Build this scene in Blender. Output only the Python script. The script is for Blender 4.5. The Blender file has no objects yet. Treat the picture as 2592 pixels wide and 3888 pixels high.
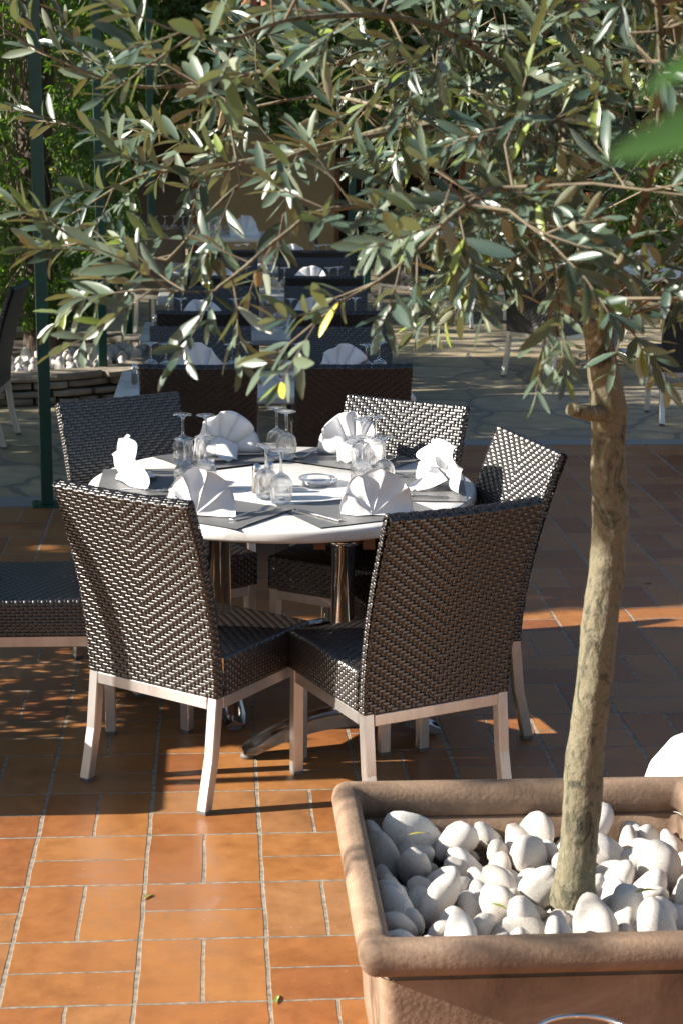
import bpy, math, random
from math import sin, cos, pi, radians, sqrt, atan2
from mathutils import Vector, Matrix, noise

S = bpy.context.scene
C = S.collection
random.seed(7)

# ------------------------------------------------------------------ camera
F_PX, YAW, PITCH, ROLL = 6530.65, 0.0749817, 0.2352691, 0.0114227
CAM = Vector((0.493905, -3.528085, 1.986117))
fwd = Vector((sin(YAW) * cos(PITCH), cos(YAW) * cos(PITCH), -sin(PITCH)))
r0 = Vector((cos(YAW), -sin(YAW), 0)); u0 = r0.cross(fwd)
rt = r0 * cos(ROLL) + u0 * sin(ROLL); up = -r0 * sin(ROLL) + u0 * cos(ROLL)
cam = bpy.data.objects.new('camera', bpy.data.cameras.new('camera')); C.objects.link(cam)
cam.matrix_world = Matrix(((rt.x, up.x, -fwd.x, CAM.x), (rt.y, up.y, -fwd.y, CAM.y), (rt.z, up.z, -fwd.z, CAM.z), (0, 0, 0, 1)))
cam.data.sensor_fit = 'HORIZONTAL'; cam.data.sensor_width = 24.0
cam.data.lens = F_PX / 2592 * 24
cam.data.clip_start = 0.05; cam.data.clip_end = 300
cam.data.dof.use_dof = True; cam.data.dof.focus_distance = 5.3; cam.data.dof.aperture_fstop = 9.0
S.camera = cam

# ------------------------------------------------------------------ light
SUN_EL = radians(25.5); SUN_AZ = radians(3)      # shadows run towards +x
w = bpy.data.worlds.new('World'); S.world = w; w.use_nodes = True
nt = w.node_tree; nt.nodes.clear()
sky = nt.nodes.new('ShaderNodeTexSky'); sky.sky_type = 'NISHITA'; sky.sun_disc = False
sky.sun_elevation = SUN_EL; sky.sun_rotation = radians(270)
bg = nt.nodes.new('ShaderNodeBackground'); bg.inputs['Strength'].default_value = 0.055
ou = nt.nodes.new('ShaderNodeOutputWorld')
nt.links.new(sky.outputs[0], bg.inputs[0]); nt.links.new(bg.outputs[0], ou.inputs[0])
sl = bpy.data.lights.new('sun', 'SUN'); sl.energy = 5.0; sl.angle = radians(0.53); sl.color = (1.0, 0.93, 0.82)
so = bpy.data.objects.new('sun', sl); C.objects.link(so)
sd = Vector((cos(SUN_AZ) * cos(SUN_EL), sin(SUN_AZ) * cos(SUN_EL), -sin(SUN_EL)))
so.rotation_mode = 'QUATERNION'; so.rotation_quaternion = sd.to_track_quat('-Z', 'Y')
so.location = (-8, 0, 8)
S.view_settings.view_transform = 'Standard'; S.view_settings.look = 'None'
S.view_settings.exposure = 1.38; S.view_settings.gamma = 1.0
S.cycles.max_bounces = 10; S.cycles.transparent_max_bounces = 24
S.cycles.transmission_bounces = 10
S.cycles.use_denoising = True
S.cycles.caustics_reflective = False; S.cycles.caustics_refractive = False
S.cycles.sample_clamp_indirect = 6.0

# ------------------------------------------------------------------ helpers
class MB:
    def __init__(s): s.v = []; s.f = []; s.m = []; s.sm = []
    def face(s, idx, mat=0, smooth=False): s.f.append(tuple(idx)); s.m.append(mat); s.sm.append(smooth)
    def add(s, vs, fs, mat=0, smooth=False):
        o = len(s.v); s.v.extend([tuple(a) for a in vs])
        for q in fs: s.face([i + o for i in q], mat, smooth)
    def box(s, a, b, mat=0, M=None, bev=0.0):
        x0, y0, z0 = a; x1, y1, z1 = b
        if bev > 0:
            vs = []; fs = []
            c = ((x0 + x1) / 2, (y0 + y1) / 2, (z0 + z1) / 2); h = ((x1 - x0) / 2, (y1 - y0) / 2, (z1 - z0) / 2)
            key = {}
            for sx in (-1, 1):
                for sy in (-1, 1):
                    for sz in (-1, 1):
                        for k in range(3):
                            p = [c[i] + (sx, sy, sz)[i] * (h[i] - (0 if i == k else bev)) for i in range(3)]
                            key[(sx, sy, sz, k)] = len(vs); vs.append(p)
            for k in range(3):
                a1, a2 = [i for i in range(3) if i != k]
                for sg in (-1, 1):
                    q = []
                    for (p1, p2) in ((-1, -1), (1, -1), (1, 1), (-1, 1)):
                        t = [0, 0, 0]; t[k] = sg; t[a1] = p1; t[a2] = p2; q.append(key[(*t, k)])
                    fs.append(q)
            for k in range(3):
                a1, a2 = [i for i in range(3) if i != k]
                for s1 in (-1, 1):
                    for s2 in (-1, 1):
                        t0 = [0, 0, 0]; t0[a1] = s1; t0[a2] = s2; t1 = list(t0); t0[k] = -1; t1[k] = 1
                        fs.append([key[(*t0, a1)], key[(*t1, a1)], key[(*t1, a2)], key[(*t0, a2)]])
            for sx in (-1, 1):
                for sy in (-1, 1):
                    for sz in (-1, 1): fs.append([key[(sx, sy, sz, k)] for k in range(3)])
        else:
            vs = [(x, y, z) for x in (x0, x1) for y in (y0, y1) for z in (z0, z1)]
            fs = [(0, 1, 3, 2), (4, 6, 7, 5), (0, 4, 5, 1), (2, 3, 7, 6), (0, 2, 6, 4), (1, 5, 7, 3)]
        if M is not None: vs = [M @ Vector(p) for p in vs]
        s.add(vs, fs, mat)
    def tube(s, pts, rad, n=8, mat=0, caps=True, smooth=True, ell=None):
        pts = [Vector(p) for p in pts]
        if not hasattr(rad, '__len__'): rad = [rad] * len(pts)
        o = len(s.v); ref = None
        for i, p in enumerate(pts):
            t = (pts[min(i + 1, len(pts) - 1)] - pts[max(i - 1, 0)]).normalized()
            if ref is None:
                ref = Vector((0, 0, 1)) if abs(t.z) < .9 else Vector((1, 0, 0))
            a = (ref - t * ref.dot(t)).normalized(); ref = a; b = t.cross(a)
            for k in range(n):
                an = 2 * pi * k / n
                s.v.append(tuple(p + (a * cos(an) + b * sin(an)) * rad[i]))
        for i in range(len(pts) - 1):
            for k in range(n):
                k2 = (k + 1) % n
                s.face((o + i * n + k, o + i * n + k2, o + (i + 1) * n + k2, o + (i + 1) * n + k), mat, smooth)
        if caps:
            s.face([o + k for k in range(n)][::-1], mat); s.face([o + (len(pts) - 1) * n + k for k in range(n)], mat)
    def lathe(s, prof, n=24, mat=0, smooth=True, M=None, closed=False):
        o = len(s.v)
        for (r, z) in prof:
            for k in range(n):
                p = Vector((r * cos(2 * pi * k / n), r * sin(2 * pi * k / n), z))
                if M is not None: p = M @ p
                s.v.append(tuple(p))
        m = len(prof)
        for i in range(m if closed else m - 1):
            i2 = (i + 1) % m
            for k in range(n):
                k2 = (k + 1) % n
                s.face((o + i * n + k, o + i * n + k2, o + i2 * n + k2, o + i2 * n + k), mat, smooth)
    def build(s, name, mats, parent=None, loc=None):
        me = bpy.data.meshes.new(name); me.from_pydata(s.v, [], s.f)
        if not isinstance(mats, (list, tuple)): mats = [mats]
        for m in mats: me.materials.append(m)
        me.polygons.foreach_set('material_index', s.m); me.polygons.foreach_set('use_smooth', s.sm)
        me.update()
        ob = bpy.data.objects.new(name, me); C.objects.link(ob)
        if parent is not None: ob.parent = parent
        if loc is not None: ob.location = loc
        return ob

def tag(o, label=None, cat=None, group=None, kind=None):
    if label: o['label'] = label
    if cat: o['category'] = cat
    if group: o['group'] = group
    if kind: o['kind'] = kind
    return o
def empty(name, loc, rz=0.0):
    o = bpy.data.objects.new(name, None); C.objects.link(o); o.location = loc; o.rotation_euler = (0, 0, rz)
    o.empty_display_size = .1; return o
def kids(o): return [c for c in C.objects if c.parent == o]
def copy_tree(o, parent=None):
    c = o.copy(); C.objects.link(c); c.parent = parent
    for ch in list(kids(o)): copy_tree(ch, c)
    return c
def copy_thing(proto, loc, rz, label, group=None):
    o = copy_tree(proto); o.location = loc; o.rotation_euler = (0, 0, rz); o['label'] = label
    if group: o['group'] = group
    return o

# ------------------------------------------------------------------ materials
def mat(name, col, rough=.5, metal=0.0, spec=None, **k):
    m = bpy.data.materials.new(name); m.use_nodes = True
    b = m.node_tree.nodes['Principled BSDF']
    b.inputs['Base Color'].default_value = (*col, 1); b.inputs['Roughness'].default_value = rough
    b.inputs['Metallic'].default_value = metal
    if spec is not None: b.inputs['Specular IOR Level'].default_value = spec
    return m
def N(m, t, **kw):
    n = m.node_tree.nodes.new(t)
    for a, v in kw.items(): setattr(n, a, v)
    return n
def L(m, a, b): m.node_tree.links.new(a, b)
def bsdf(m): return m.node_tree.nodes['Principled BSDF']
def ramp(m, fac, stops):
    r = N(m, 'ShaderNodeValToRGB'); el = r.color_ramp.elements
    while len(el) < len(stops): el.new(0.5)
    for e, (p, c) in zip(el, stops): e.position = p; e.color = (*c, 1) if len(c) == 3 else c
    L(m, fac, r.inputs[0]); return r
def noisy(m, scale, stops, detail=5, coord='Object', dist=0.0, rough=.6, bump=0.0, bscale=None, bdist=.002, stretch=None):
    tc = N(m, 'ShaderNodeTexCoord'); src = tc.outputs[coord]
    if stretch:
        mp = N(m, 'ShaderNodeMapping'); mp.inputs['Scale'].default_value = stretch; L(m, src, mp.inputs[0]); src = mp.outputs[0]
    n = N(m, 'ShaderNodeTexNoise'); n.inputs['Scale'].default_value = scale; n.inputs['Detail'].default_value = detail
    n.inputs['Roughness'].default_value = rough; n.inputs['Distortion'].default_value = dist
    L(m, src, n.inputs['Vector'])
    r = ramp(m, n.outputs['Fac'], stops); L(m, r.outputs[0], bsdf(m).inputs['Base Color'])
    if bump:
        n2 = N(m, 'ShaderNodeTexNoise'); n2.inputs['Scale'].default_value = bscale or scale * 3; n2.inputs['Detail'].default_value = 6
        L(m, src, n2.inputs['Vector'])
        b = N(m, 'ShaderNodeBump'); b.inputs['Strength'].default_value = bump; b.inputs['Distance'].default_value = bdist
        L(m, n2.outputs['Fac'], b.inputs['Height']); L(m, b.outputs[0], bsdf(m).inputs['Normal'])
    return r
def math_n(m, op, a, b=None, c=None):
    n = N(m, 'ShaderNodeMath', operation=op)
    for i, v in enumerate((a, b, c)):
        if v is None: continue
        if isinstance(v, (int, float)): n.inputs[i].default_value = v
        else: L(m, v, n.inputs[i])
    return n.outputs[0]

def floor_material():
    m = mat('terracotta_tiles', (.5, .2, .08), .42); s = 0.305
    tc = N(m, 'ShaderNodeTexCoord'); 
    wob = N(m, 'ShaderNodeTexNoise'); wob.inputs['Scale'].default_value = 9; wob.inputs['Detail'].default_value = 3
    L(m, tc.outputs['Object'], wob.inputs['Vector'])
    sub = N(m, 'ShaderNodeVectorMath', operation='SUBTRACT'); L(m, wob.outputs['Color'], sub.inputs[0]); sub.inputs[1].default_value = (.5, .5, .5)
    sc = N(m, 'ShaderNodeVectorMath', operation='SCALE'); L(m, sub.outputs[0], sc.inputs[0]); sc.inputs['Scale'].default_value = .008
    add = N(m, 'ShaderNodeVectorMath', operation='ADD'); L(m, tc.outputs['Object'], add.inputs[0]); L(m, sc.outputs[0], add.inputs[1])
    sp = N(m, 'ShaderNodeSeparateXYZ'); L(m, add.outputs[0], sp.inputs[0])
    X = math_n(m, 'DIVIDE', sp.outputs[0], s); Y = math_n(m, 'DIVIDE', sp.outputs[1], s)
    cx = math_n(m, 'FLOOR', X); cy = math_n(m, 'FLOOR', Y)
    fx = math_n(m, 'SUBTRACT', X, cx); fy = math_n(m, 'SUBTRACT', Y, cy)
    par = math_n(m, 'FLOORED_MODULO', math_n(m, 'ADD', cx, cy), 2.0)       # 1: the pair is split by an upright joint
    dx = math_n(m, 'MINIMUM', fx, math_n(m, 'SUBTRACT', 1.0, fx)); dy = math_n(m, 'MINIMUM', fy, math_n(m, 'SUBTRACT', 1.0, fy))
    hx = math_n(m, 'ABSOLUTE', math_n(m, 'SUBTRACT', fx, .5)); hy = math_n(m, 'ABSOLUTE', math_n(m, 'SUBTRACT', fy, .5))
    hx2 = math_n(m, 'ADD', hx, math_n(m, 'SUBTRACT', 1.0, par)); hy2 = math_n(m, 'ADD', hy, par)
    # joint test: x joints wide, y joints thin
    jx = math_n(m, 'DIVIDE', dx, .0175); jy = math_n(m, 'DIVIDE', dy, .0125)
    j2 = math_n(m, 'DIVIDE', hx2, .0135); j3 = math_n(m, 'DIVIDE', hy2, .0105)
    d = math_n(m, 'MINIMUM', math_n(m, 'MINIMUM', jx, jy), math_n(m, 'MINIMUM', j2, j3))
    en = N(m, 'ShaderNodeTexNoise'); en.inputs['Scale'].default_value = 60; en.inputs['Detail'].default_value = 4; L(m, tc.outputs['Object'], en.inputs['Vector'])
    d = math_n(m, 'ADD', d, math_n(m, 'MULTIPLY', math_n(m, 'SUBTRACT', en.outputs['Fac'], .5), .8))
    en2 = N(m, 'ShaderNodeTexNoise'); en2.inputs['Scale'].default_value = 5.5; en2.inputs['Detail'].default_value = 2; L(m, tc.outputs['Object'], en2.inputs['Vector'])
    d = math_n(m, 'ADD', d, math_n(m, 'MULTIPLY', math_n(m, 'SUBTRACT', en2.outputs['Fac'], .5), 1.1))
    mask = ramp(m, d, [(.80, (0, 0, 0)), (1.0, (1, 1, 1))]) if False else None
    mr = N(m, 'ShaderNodeMapRange'); L(m, d, mr.inputs[0]); mr.inputs[1].default_value = .8; mr.inputs[2].default_value = 1.15
    tile = mr.outputs[0]
    # per-tile id
    ix = math_n(m, 'MULTIPLY', math_n(m, 'GREATER_THAN', fx, .5), par); iy = math_n(m, 'MULTIPLY', math_n(m, 'GREATER_THAN', fy, .5), math_n(m, 'SUBTRACT', 1.0, par))
    cv = N(m, 'ShaderNodeCombineXYZ'); L(m, math_n(m, 'ADD', cx, math_n(m, 'MULTIPLY', ix, .37)), cv.inputs[0]); L(m, math_n(m, 'ADD', cy, math_n(m, 'MULTIPLY', iy, .41)), cv.inputs[1])
    wn = N(m, 'ShaderNodeTexWhiteNoise'); wn.noise_dimensions = '3D'; L(m, cv.outputs[0], wn.inputs['Vector'])
    base = ramp(m, wn.outputs['Value'], [(0, (0.2430, 0.0846, 0.0261)), (.35, (0.3150, 0.1215, 0.0342)), (.7, (0.3510, 0.1485, 0.0432)), (1, (0.3150, 0.1485, 0.0576))])
    n1 = N(m, 'ShaderNodeTexNoise'); n1.inputs['Scale'].default_value = 14; n1.inputs['Detail'].default_value = 8; n1.inputs['Roughness'].default_value = .7
    L(m, tc.outputs['Object'], n1.inputs['Vector'])
    v = ramp(m, n1.outputs['Fac'], [(.28, (.76, .72, .70)), (.5, (1, 1, 1)), (.72, (1.2, 1.22, 1.24))])
    mx = N(m, 'ShaderNodeMix', data_type='RGBA', blend_type='MULTIPLY'); mx.inputs[0].default_value = 1
    L(m, base.outputs[0], mx.inputs[6]); L(m, v.outputs[0], mx.inputs[7])
    n3 = N(m, 'ShaderNodeTexNoise'); n3.inputs['Scale'].default_value = 3.1; n3.inputs['Detail'].default_value = 5; L(m, tc.outputs['Object'], n3.inputs['Vector'])
    st = ramp(m, n3.outputs['Fac'], [(.30, (.74, .70, .68)), (.42, (.95, .93, .92)), (.6, (1.04, 1.05, 1.07))])
    mx1 = N(m, 'ShaderNodeMix', data_type='RGBA', blend_type='MULTIPLY'); mx1.inputs[0].default_value = 1
    L(m, mx.outputs[2], mx1.inputs[6]); L(m, st.outputs[0], mx1.inputs[7])
    # fine pits and pale scuffs
    n4 = N(m, 'ShaderNodeTexNoise'); n4.inputs['Scale'].default_value = 75; n4.inputs['Detail'].default_value = 3; L(m, tc.outputs['Object'], n4.inputs['Vector'])
    sc2 = ramp(m, n4.outputs['Fac'], [(.66, (0, 0, 0)), (.74, (.35, .35, .35))])
    mx3 = N(m, 'ShaderNodeMix', data_type='RGBA'); L(m, sc2.outputs[0], mx3.inputs[0]); L(m, mx1.outputs[2], mx3.inputs[6]); mx3.inputs[7].default_value = (.52, .32, .2, 1)
    gr = N(m, 'ShaderNodeTexNoise'); gr.inputs['Scale'].default_value = 45; gr.inputs['Detail'].default_value = 6; L(m, tc.outputs['Object'], gr.inputs['Vector'])
    gc = ramp(m, gr.outputs['Fac'], [(.3, (.13, .115, .09)), (.7, (.36, .32, .26))])
    mx2 = N(m, 'ShaderNodeMix', data_type='RGBA'); L(m, tile, mx2.inputs[0]); L(m, gc.outputs[0], mx2.inputs[6]); L(m, mx3.outputs[2], mx2.inputs[7])
    L(m, mx2.outputs[2], bsdf(m).inputs['Base Color'])
    rr = N(m, 'ShaderNodeMapRange'); L(m, tile, rr.inputs[0]); rr.inputs[3].default_value = .9; rr.inputs[4].default_value = .47
    rn = math_n(m, 'ADD', rr.outputs[0], math_n(m, 'MULTIPLY', math_n(m, 'SUBTRACT', n1.outputs['Fac'], .5), .5))
    L(m, rn, bsdf(m).inputs['Roughness'])
    h = math_n(m, 'ADD', math_n(m, 'MULTIPLY', tile, 1.0), math_n(m, 'MULTIPLY', n1.outputs['Fac'], .25))
    h = math_n(m, 'ADD', h, math_n(m, 'MULTIPLY', gr.outputs['Fac'], .12))
    b = N(m, 'ShaderNodeBump'); b.inputs['Strength'].default_value = .7; b.inputs['Distance'].default_value = .004
    L(m, h, b.inputs['Height']); L(m, b.outputs[0], bsdf(m).inputs['Normal'])
    return m

def flag_material():
    m = mat('flagstones', (.3, .28, .24), .6)
    tc = N(m, 'ShaderNodeTexCoord')
    wob = N(m, 'ShaderNodeTexNoise'); wob.inputs['Scale'].default_value = 2.6; wob.inputs['Detail'].default_value = 5; L(m, tc.outputs['Object'], wob.inputs['Vector'])
    sub = N(m, 'ShaderNodeVectorMath', operation='SUBTRACT'); L(m, wob.outputs['Color'], sub.inputs[0]); sub.inputs[1].default_value = (.5, .5, .5)
    sc = N(m, 'ShaderNodeVectorMath', operation='SCALE'); L(m, sub.outputs[0], sc.inputs[0]); sc.inputs['Scale'].default_value = .28
    add = N(m, 'ShaderNodeVectorMath', operation='ADD'); L(m, tc.outputs['Object'], add.inputs[0]); L(m, sc.outputs[0], add.inputs[1])
    mp = N(m, 'ShaderNodeMapping'); mp.inputs['Scale'].default_value = (1.7, 1.9, 0); mp.inputs['Rotation'].default_value = (0, 0, .5); L(m, add.outputs[0], mp.inputs[0])
    vo = N(m, 'ShaderNodeTexVoronoi', feature='DISTANCE_TO_EDGE'); vo.inputs['Scale'].default_value = 1.0; L(m, mp.outputs[0], vo.inputs['Vector'])
    vc = N(m, 'ShaderNodeTexVoronoi', feature='F1'); vc.inputs['Scale'].default_value = 1.0; L(m, mp.outputs[0], vc.inputs['Vector'])
    sp = N(m, 'ShaderNodeSeparateColor'); L(m, vc.outputs['Color'], sp.inputs[0])
    base = ramp(m, sp.outputs[0], [(0, (.29, .25, .17)), (.4, (.39, .32, .20)), (.7, (.43, .36, .235)), (1, (.33, .30, .23))])
    n1 = N(m, 'ShaderNodeTexNoise'); n1.inputs['Scale'].default_value = 8; n1.inputs['Detail'].default_value = 8; L(m, tc.outputs['Object'], n1.inputs['Vector'])
    v = ramp(m, n1.outputs['Fac'], [(.3, (.72, .72, .72)), (.7, (1.2, 1.18, 1.15))])
    mx = N(m, 'ShaderNodeMix', data_type='RGBA', blend_type='MULTIPLY'); mx.inputs[0].default_value = 1; L(m, base.outputs[0], mx.inputs[6]); L(m, v.outputs[0], mx.inputs[7])
    mr = N(m, 'ShaderNodeMapRange'); L(m, vo.outputs['Distance'], mr.inputs[0]); mr.inputs[1].default_value = .018; mr.inputs[2].default_value = .05
    mx2 = N(m, 'ShaderNodeMix', data_type='RGBA'); L(m, mr.outputs[0], mx2.inputs[0]); mx2.inputs[6].default_value = (.20, .185, .155, 1); L(m, mx.outputs[2], mx2.inputs[7])
    L(m, mx2.outputs[2], bsdf(m).inputs['Base Color'])
    h = math_n(m, 'ADD', mr.outputs[0], math_n(m, 'MULTIPLY', n1.outputs['Fac'], .8))
    b = N(m, 'ShaderNodeBump'); b.inputs['Strength'].default_value = .8; b.inputs['Distance'].default_value = .008
    L(m, h, b.inputs['Height']); L(m, b.outputs[0], bsdf(m).inputs['Normal'])
    bsdf(m).inputs['Roughness'].default_value = .5
    return m

M_ = {}
M_['floor'] = floor_material(); M_['flag'] = flag_material()
m = M_['wicker'] = mat('dark_wicker', (.016, .012, .010), .32)
noisy(m, 30, [(.3, (.010, .0078, .0068)), (.7, (.018, .0138, .0118))], bump=.35, bscale=1.0, bdist=.0008)
bsdf(m).inputs['IOR'].default_value = 1.55
# fine ribs that run along each strand, and glossy plastic
for n in list(m.node_tree.nodes):
    if n.type == 'TEX_NOISE' and abs(n.inputs['Scale'].default_value - 1.0) < 1e-6: n.inputs['Scale'].default_value = 380
bsdf(m).inputs['Specular IOR Level'].default_value = 1.0
m = M_['alu'] = mat('brushed_aluminium', (.70, .66, .62), .38, .85)
noisy(m, 9, [(.25, (.42, .39, .37)), (.45, (.58, .56, .54)), (.7, (.74, .72, .71))], detail=10, rough=.7, bump=.15, bscale=260, bdist=.0004, stretch=(1, 1, .25))
M_['foot'] = mat('grey_plastic', (.12, .12, .12), .6)
M_['chrome'] = mat('polished_chrome', (.78, .77, .76), .08, 1.0)
noisy(M_['chrome'], 8, [(.3, (.72, .71, .70)), (.7, (.82, .82, .81))])
m = M_['cast'] = mat('polished_cast_metal', (.55, .54, .53), .22, 1.0)
noisy(m, 12, [(.3, (.42, .41, .40)), (.7, (.62, .61, .60))], bump=.2, bscale=60, bdist=.001)
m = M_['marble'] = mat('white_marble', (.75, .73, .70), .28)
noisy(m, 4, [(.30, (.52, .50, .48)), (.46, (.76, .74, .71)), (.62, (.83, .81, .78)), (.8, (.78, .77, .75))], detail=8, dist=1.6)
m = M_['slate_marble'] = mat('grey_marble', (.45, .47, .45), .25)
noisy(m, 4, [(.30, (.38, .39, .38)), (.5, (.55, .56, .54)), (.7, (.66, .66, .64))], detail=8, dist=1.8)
m = M_['cloth'] = mat('white_linen', (.80, .79, .80), .8)
noisy(m, 12, [(.3, (.77, .76, .78)), (.7, (.83, .82, .83))], bump=.15, bscale=420, bdist=.0006)
bsdf(m).inputs['Sheen Weight'].default_value = .2
def mat_weave(name, c0, c1, sc):
    m = mat(name, c0, .42); tc = N(m, 'ShaderNodeTexCoord')
    ck = N(m, 'ShaderNodeTexChecker'); ck.inputs['Scale'].default_value = sc; ck.inputs['Color1'].default_value = (*c0, 1); ck.inputs['Color2'].default_value = (*c1, 1)
    L(m, tc.outputs['Object'], ck.inputs['Vector']); L(m, ck.outputs['Color'], bsdf(m).inputs['Base Color'])
    b = N(m, 'ShaderNodeBump'); b.inputs['Strength'].default_value = .5; b.inputs['Distance'].default_value = .0008
    L(m, ck.outputs['Fac'], b.inputs['Height']); L(m, b.outputs[0], bsdf(m).inputs['Normal']); return m
M_['matw'] = mat_weave('grey_woven_vinyl', (.11, .11, .112), (.17, .17, .172), 260)
M_['steel'] = mat('cutlery_steel', (.7, .7, .7), .16, 1.0)
noisy(M_['steel'], 30, [(.3, (.62, .62, .62)), (.7, (.76, .76, .76))])
def glass_mat():
    m = bpy.data.materials.new('clear_glass'); m.use_nodes = True; t = m.node_tree; t.nodes.clear()
    o = t.nodes.new('ShaderNodeOutputMaterial'); tr = t.nodes.new('ShaderNodeBsdfTransparent'); tr.inputs[0].default_value = (.985, .99, .99, 1)
    g = t.nodes.new('ShaderNodeBsdfGlass'); g.inputs['Roughness'].default_value = .0; g.inputs['IOR'].default_value = 1.48
    mx = t.nodes.new('ShaderNodeMixShader'); mx.inputs[0].default_value = .72; t.links.new(tr.outputs[0], mx.inputs[1]); t.links.new(g.outputs[0], mx.inputs[2])
    n = t.nodes.new('ShaderNodeTexNoise'); n.inputs['Scale'].default_value = 40; b = t.nodes.new('ShaderNodeBump'); b.inputs['Strength'].default_value = .04; b.inputs['Distance'].default_value = .001
    t.links.new(n.outputs[0], b.inputs['Height']); t.links.new(b.outputs[0], g.inputs['Normal'])
    t.links.new(mx.outputs[0], o.inputs[0]); return m
M_['glass'] = glass_mat()
m = M_['solidglass'] = mat('thick_glass', (.97, .98, .98), .02); bsdf(m).inputs['Transmission Weight'].default_value = 1; bsdf(m).inputs['IOR'].default_value = 1.48
noisy(m, 20, [(.3, (.94, .96, .96)), (.7, (.98, .99, .99))])
M_['salt'] = mat('salt', (.72, .64, .55), .9); noisy(M_['salt'], 300, [(.3, (.55, .47, .4)), (.7, (.85, .8, .75))])
m = M_['terra'] = mat('terracotta_pot', (.42, .21, .13), .8)
noisy(m, 4.5, [(.28, (.10, .066, .044)), (.40, (.20, .132, .088)), (.55, (.28, .186, .124)), (.66, (.34, .24, .17)), (.78, (.46, .40, .32))], detail=14, rough=.76, dist=.9, bump=.55, bscale=95, bdist=.0025)
m = M_['pebble'] = mat('white_pebble', (.78, .76, .72), .55)
noisy(m, 14, [(.28, (.34, .27, .21)), (.40, (.58, .51, .45)), (.47, (.76, .74, .71)), (.60, (.82, .80, .77)), (.72, (.62, .53, .46))], detail=10, dist=3.0, bump=.5, bscale=60, bdist=.003)
def per_object_tint(m, stops):
    b = bsdf(m); old = b.inputs['Base Color'].links[0].from_socket
    oi = N(m, 'ShaderNodeObjectInfo'); r = ramp(m, oi.outputs['Random'], stops)
    mx = N(m, 'ShaderNodeMix', data_type='RGBA', blend_type='MULTIPLY'); mx.inputs[0].default_value = 1
    L(m, old, mx.inputs[6]); L(m, r.outputs[0], mx.inputs[7]); L(m, mx.outputs[2], b.inputs['Base Color'])
per_object_tint(M_['pebble'], [(0, (1, 1, .99)), (.25, (.82, .80, .77)), (.42, (1, .98, .95)), (.58, (.70, .66, .62)), (.74, (1, .97, .95)), (.88, (.62, .59, .56)), (1, (.96, .96, .97))])
m = M_['soil'] = mat('dark_soil', (.06, .045, .035), .95); noisy(m, 40, [(.3, (.03, .022, .016)), (.7, (.10, .075, .055))], bump=.8, bscale=60, bdist=.01)
m = M_['bark'] = mat('olive_bark', (.25, .21, .14), .85)
noisy(m, 19, [(.36, (.026, .025, .018)), (.43, (.085, .08, .050)), (.50, (.19, .165, .11)), (.57, (.115, .11, .062)), (.68, (.30, .265, .19))], detail=13, rough=.74, dist=1.2, bump=.9, bscale=70, bdist=.006, stretch=(1, 1, .6))
m = M_['twig'] = mat('olive_twig', (.25, .2, .14), .8); noisy(m, 30, [(.3, (.10, .08, .055)), (.7, (.22, .18, .12))])
m = M_['darkbark'] = mat('dark_bark', (.06, .045, .035), .9)
noisy(m, 10, [(.3, (.025, .018, .014)), (.7, (.13, .095, .07))], detail=9, bump=1, bscale=30, bdist=.02, stretch=(1, 1, .3))
m = M_['post'] = mat('green_paint', (.012, .075, .05), .38)
noisy(m, 16, [(.3, (.010, .055, .038)), (.7, (.016, .09, .062))], bump=.25, bscale=50, bdist=.0015)
m = M_['stone'] = mat('dry_stone', (.3, .25, .19), .85)
noisy(m, 5, [(.25, (.12, .10, .08)), (.5, (.26, .22, .17)), (.75, (.36, .31, .25))], detail=9, bump=.8, bscale=22, bdist=.01)
m = M_['plaster'] = mat('beige_render', (.52, .42, .27), .9); noisy(m, 2.2, [(.3, (.24, .185, .11)), (.7, (.33, .265, .165))], detail=8, bump=.3, bscale=90, bdist=.003)
m = M_['dark'] = mat('dark_interior', (.012, .011, .010), .9); noisy(m, 6, [(.3, (.008, .007, .007)), (.7, (.02, .018, .016))])
m = M_['wood'] = mat('varnished_wood', (.22, .09, .035), .45); noisy(m, 8, [(.3, (.12, .045, .018)), (.7, (.30, .13, .05))], detail=7, stretch=(1, 1, 8))
m = M_['rooftile'] = mat('clay_roof', (.36, .13, .07), .85); noisy(m, 9, [(.3, (.22, .08, .045)), (.7, (.48, .2, .11))], bump=.4, bdist=.01)
m = M_['brick'] = mat('red_brick', (.4, .15, .08), .85)
m = M_['menu'] = mat('dark_slate', (.045, .038, .040), .5); noisy(m, 20, [(.3, (.03, .025, .027)), (.7, (.07, .06, .062))])
m = M_['white_cloth2'] = mat('white_glazed', (.84, .82, .80), .45); noisy(m, 3, [(.3, (.8, .78, .76)), (.7, (.86, .85, .83))])

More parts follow.
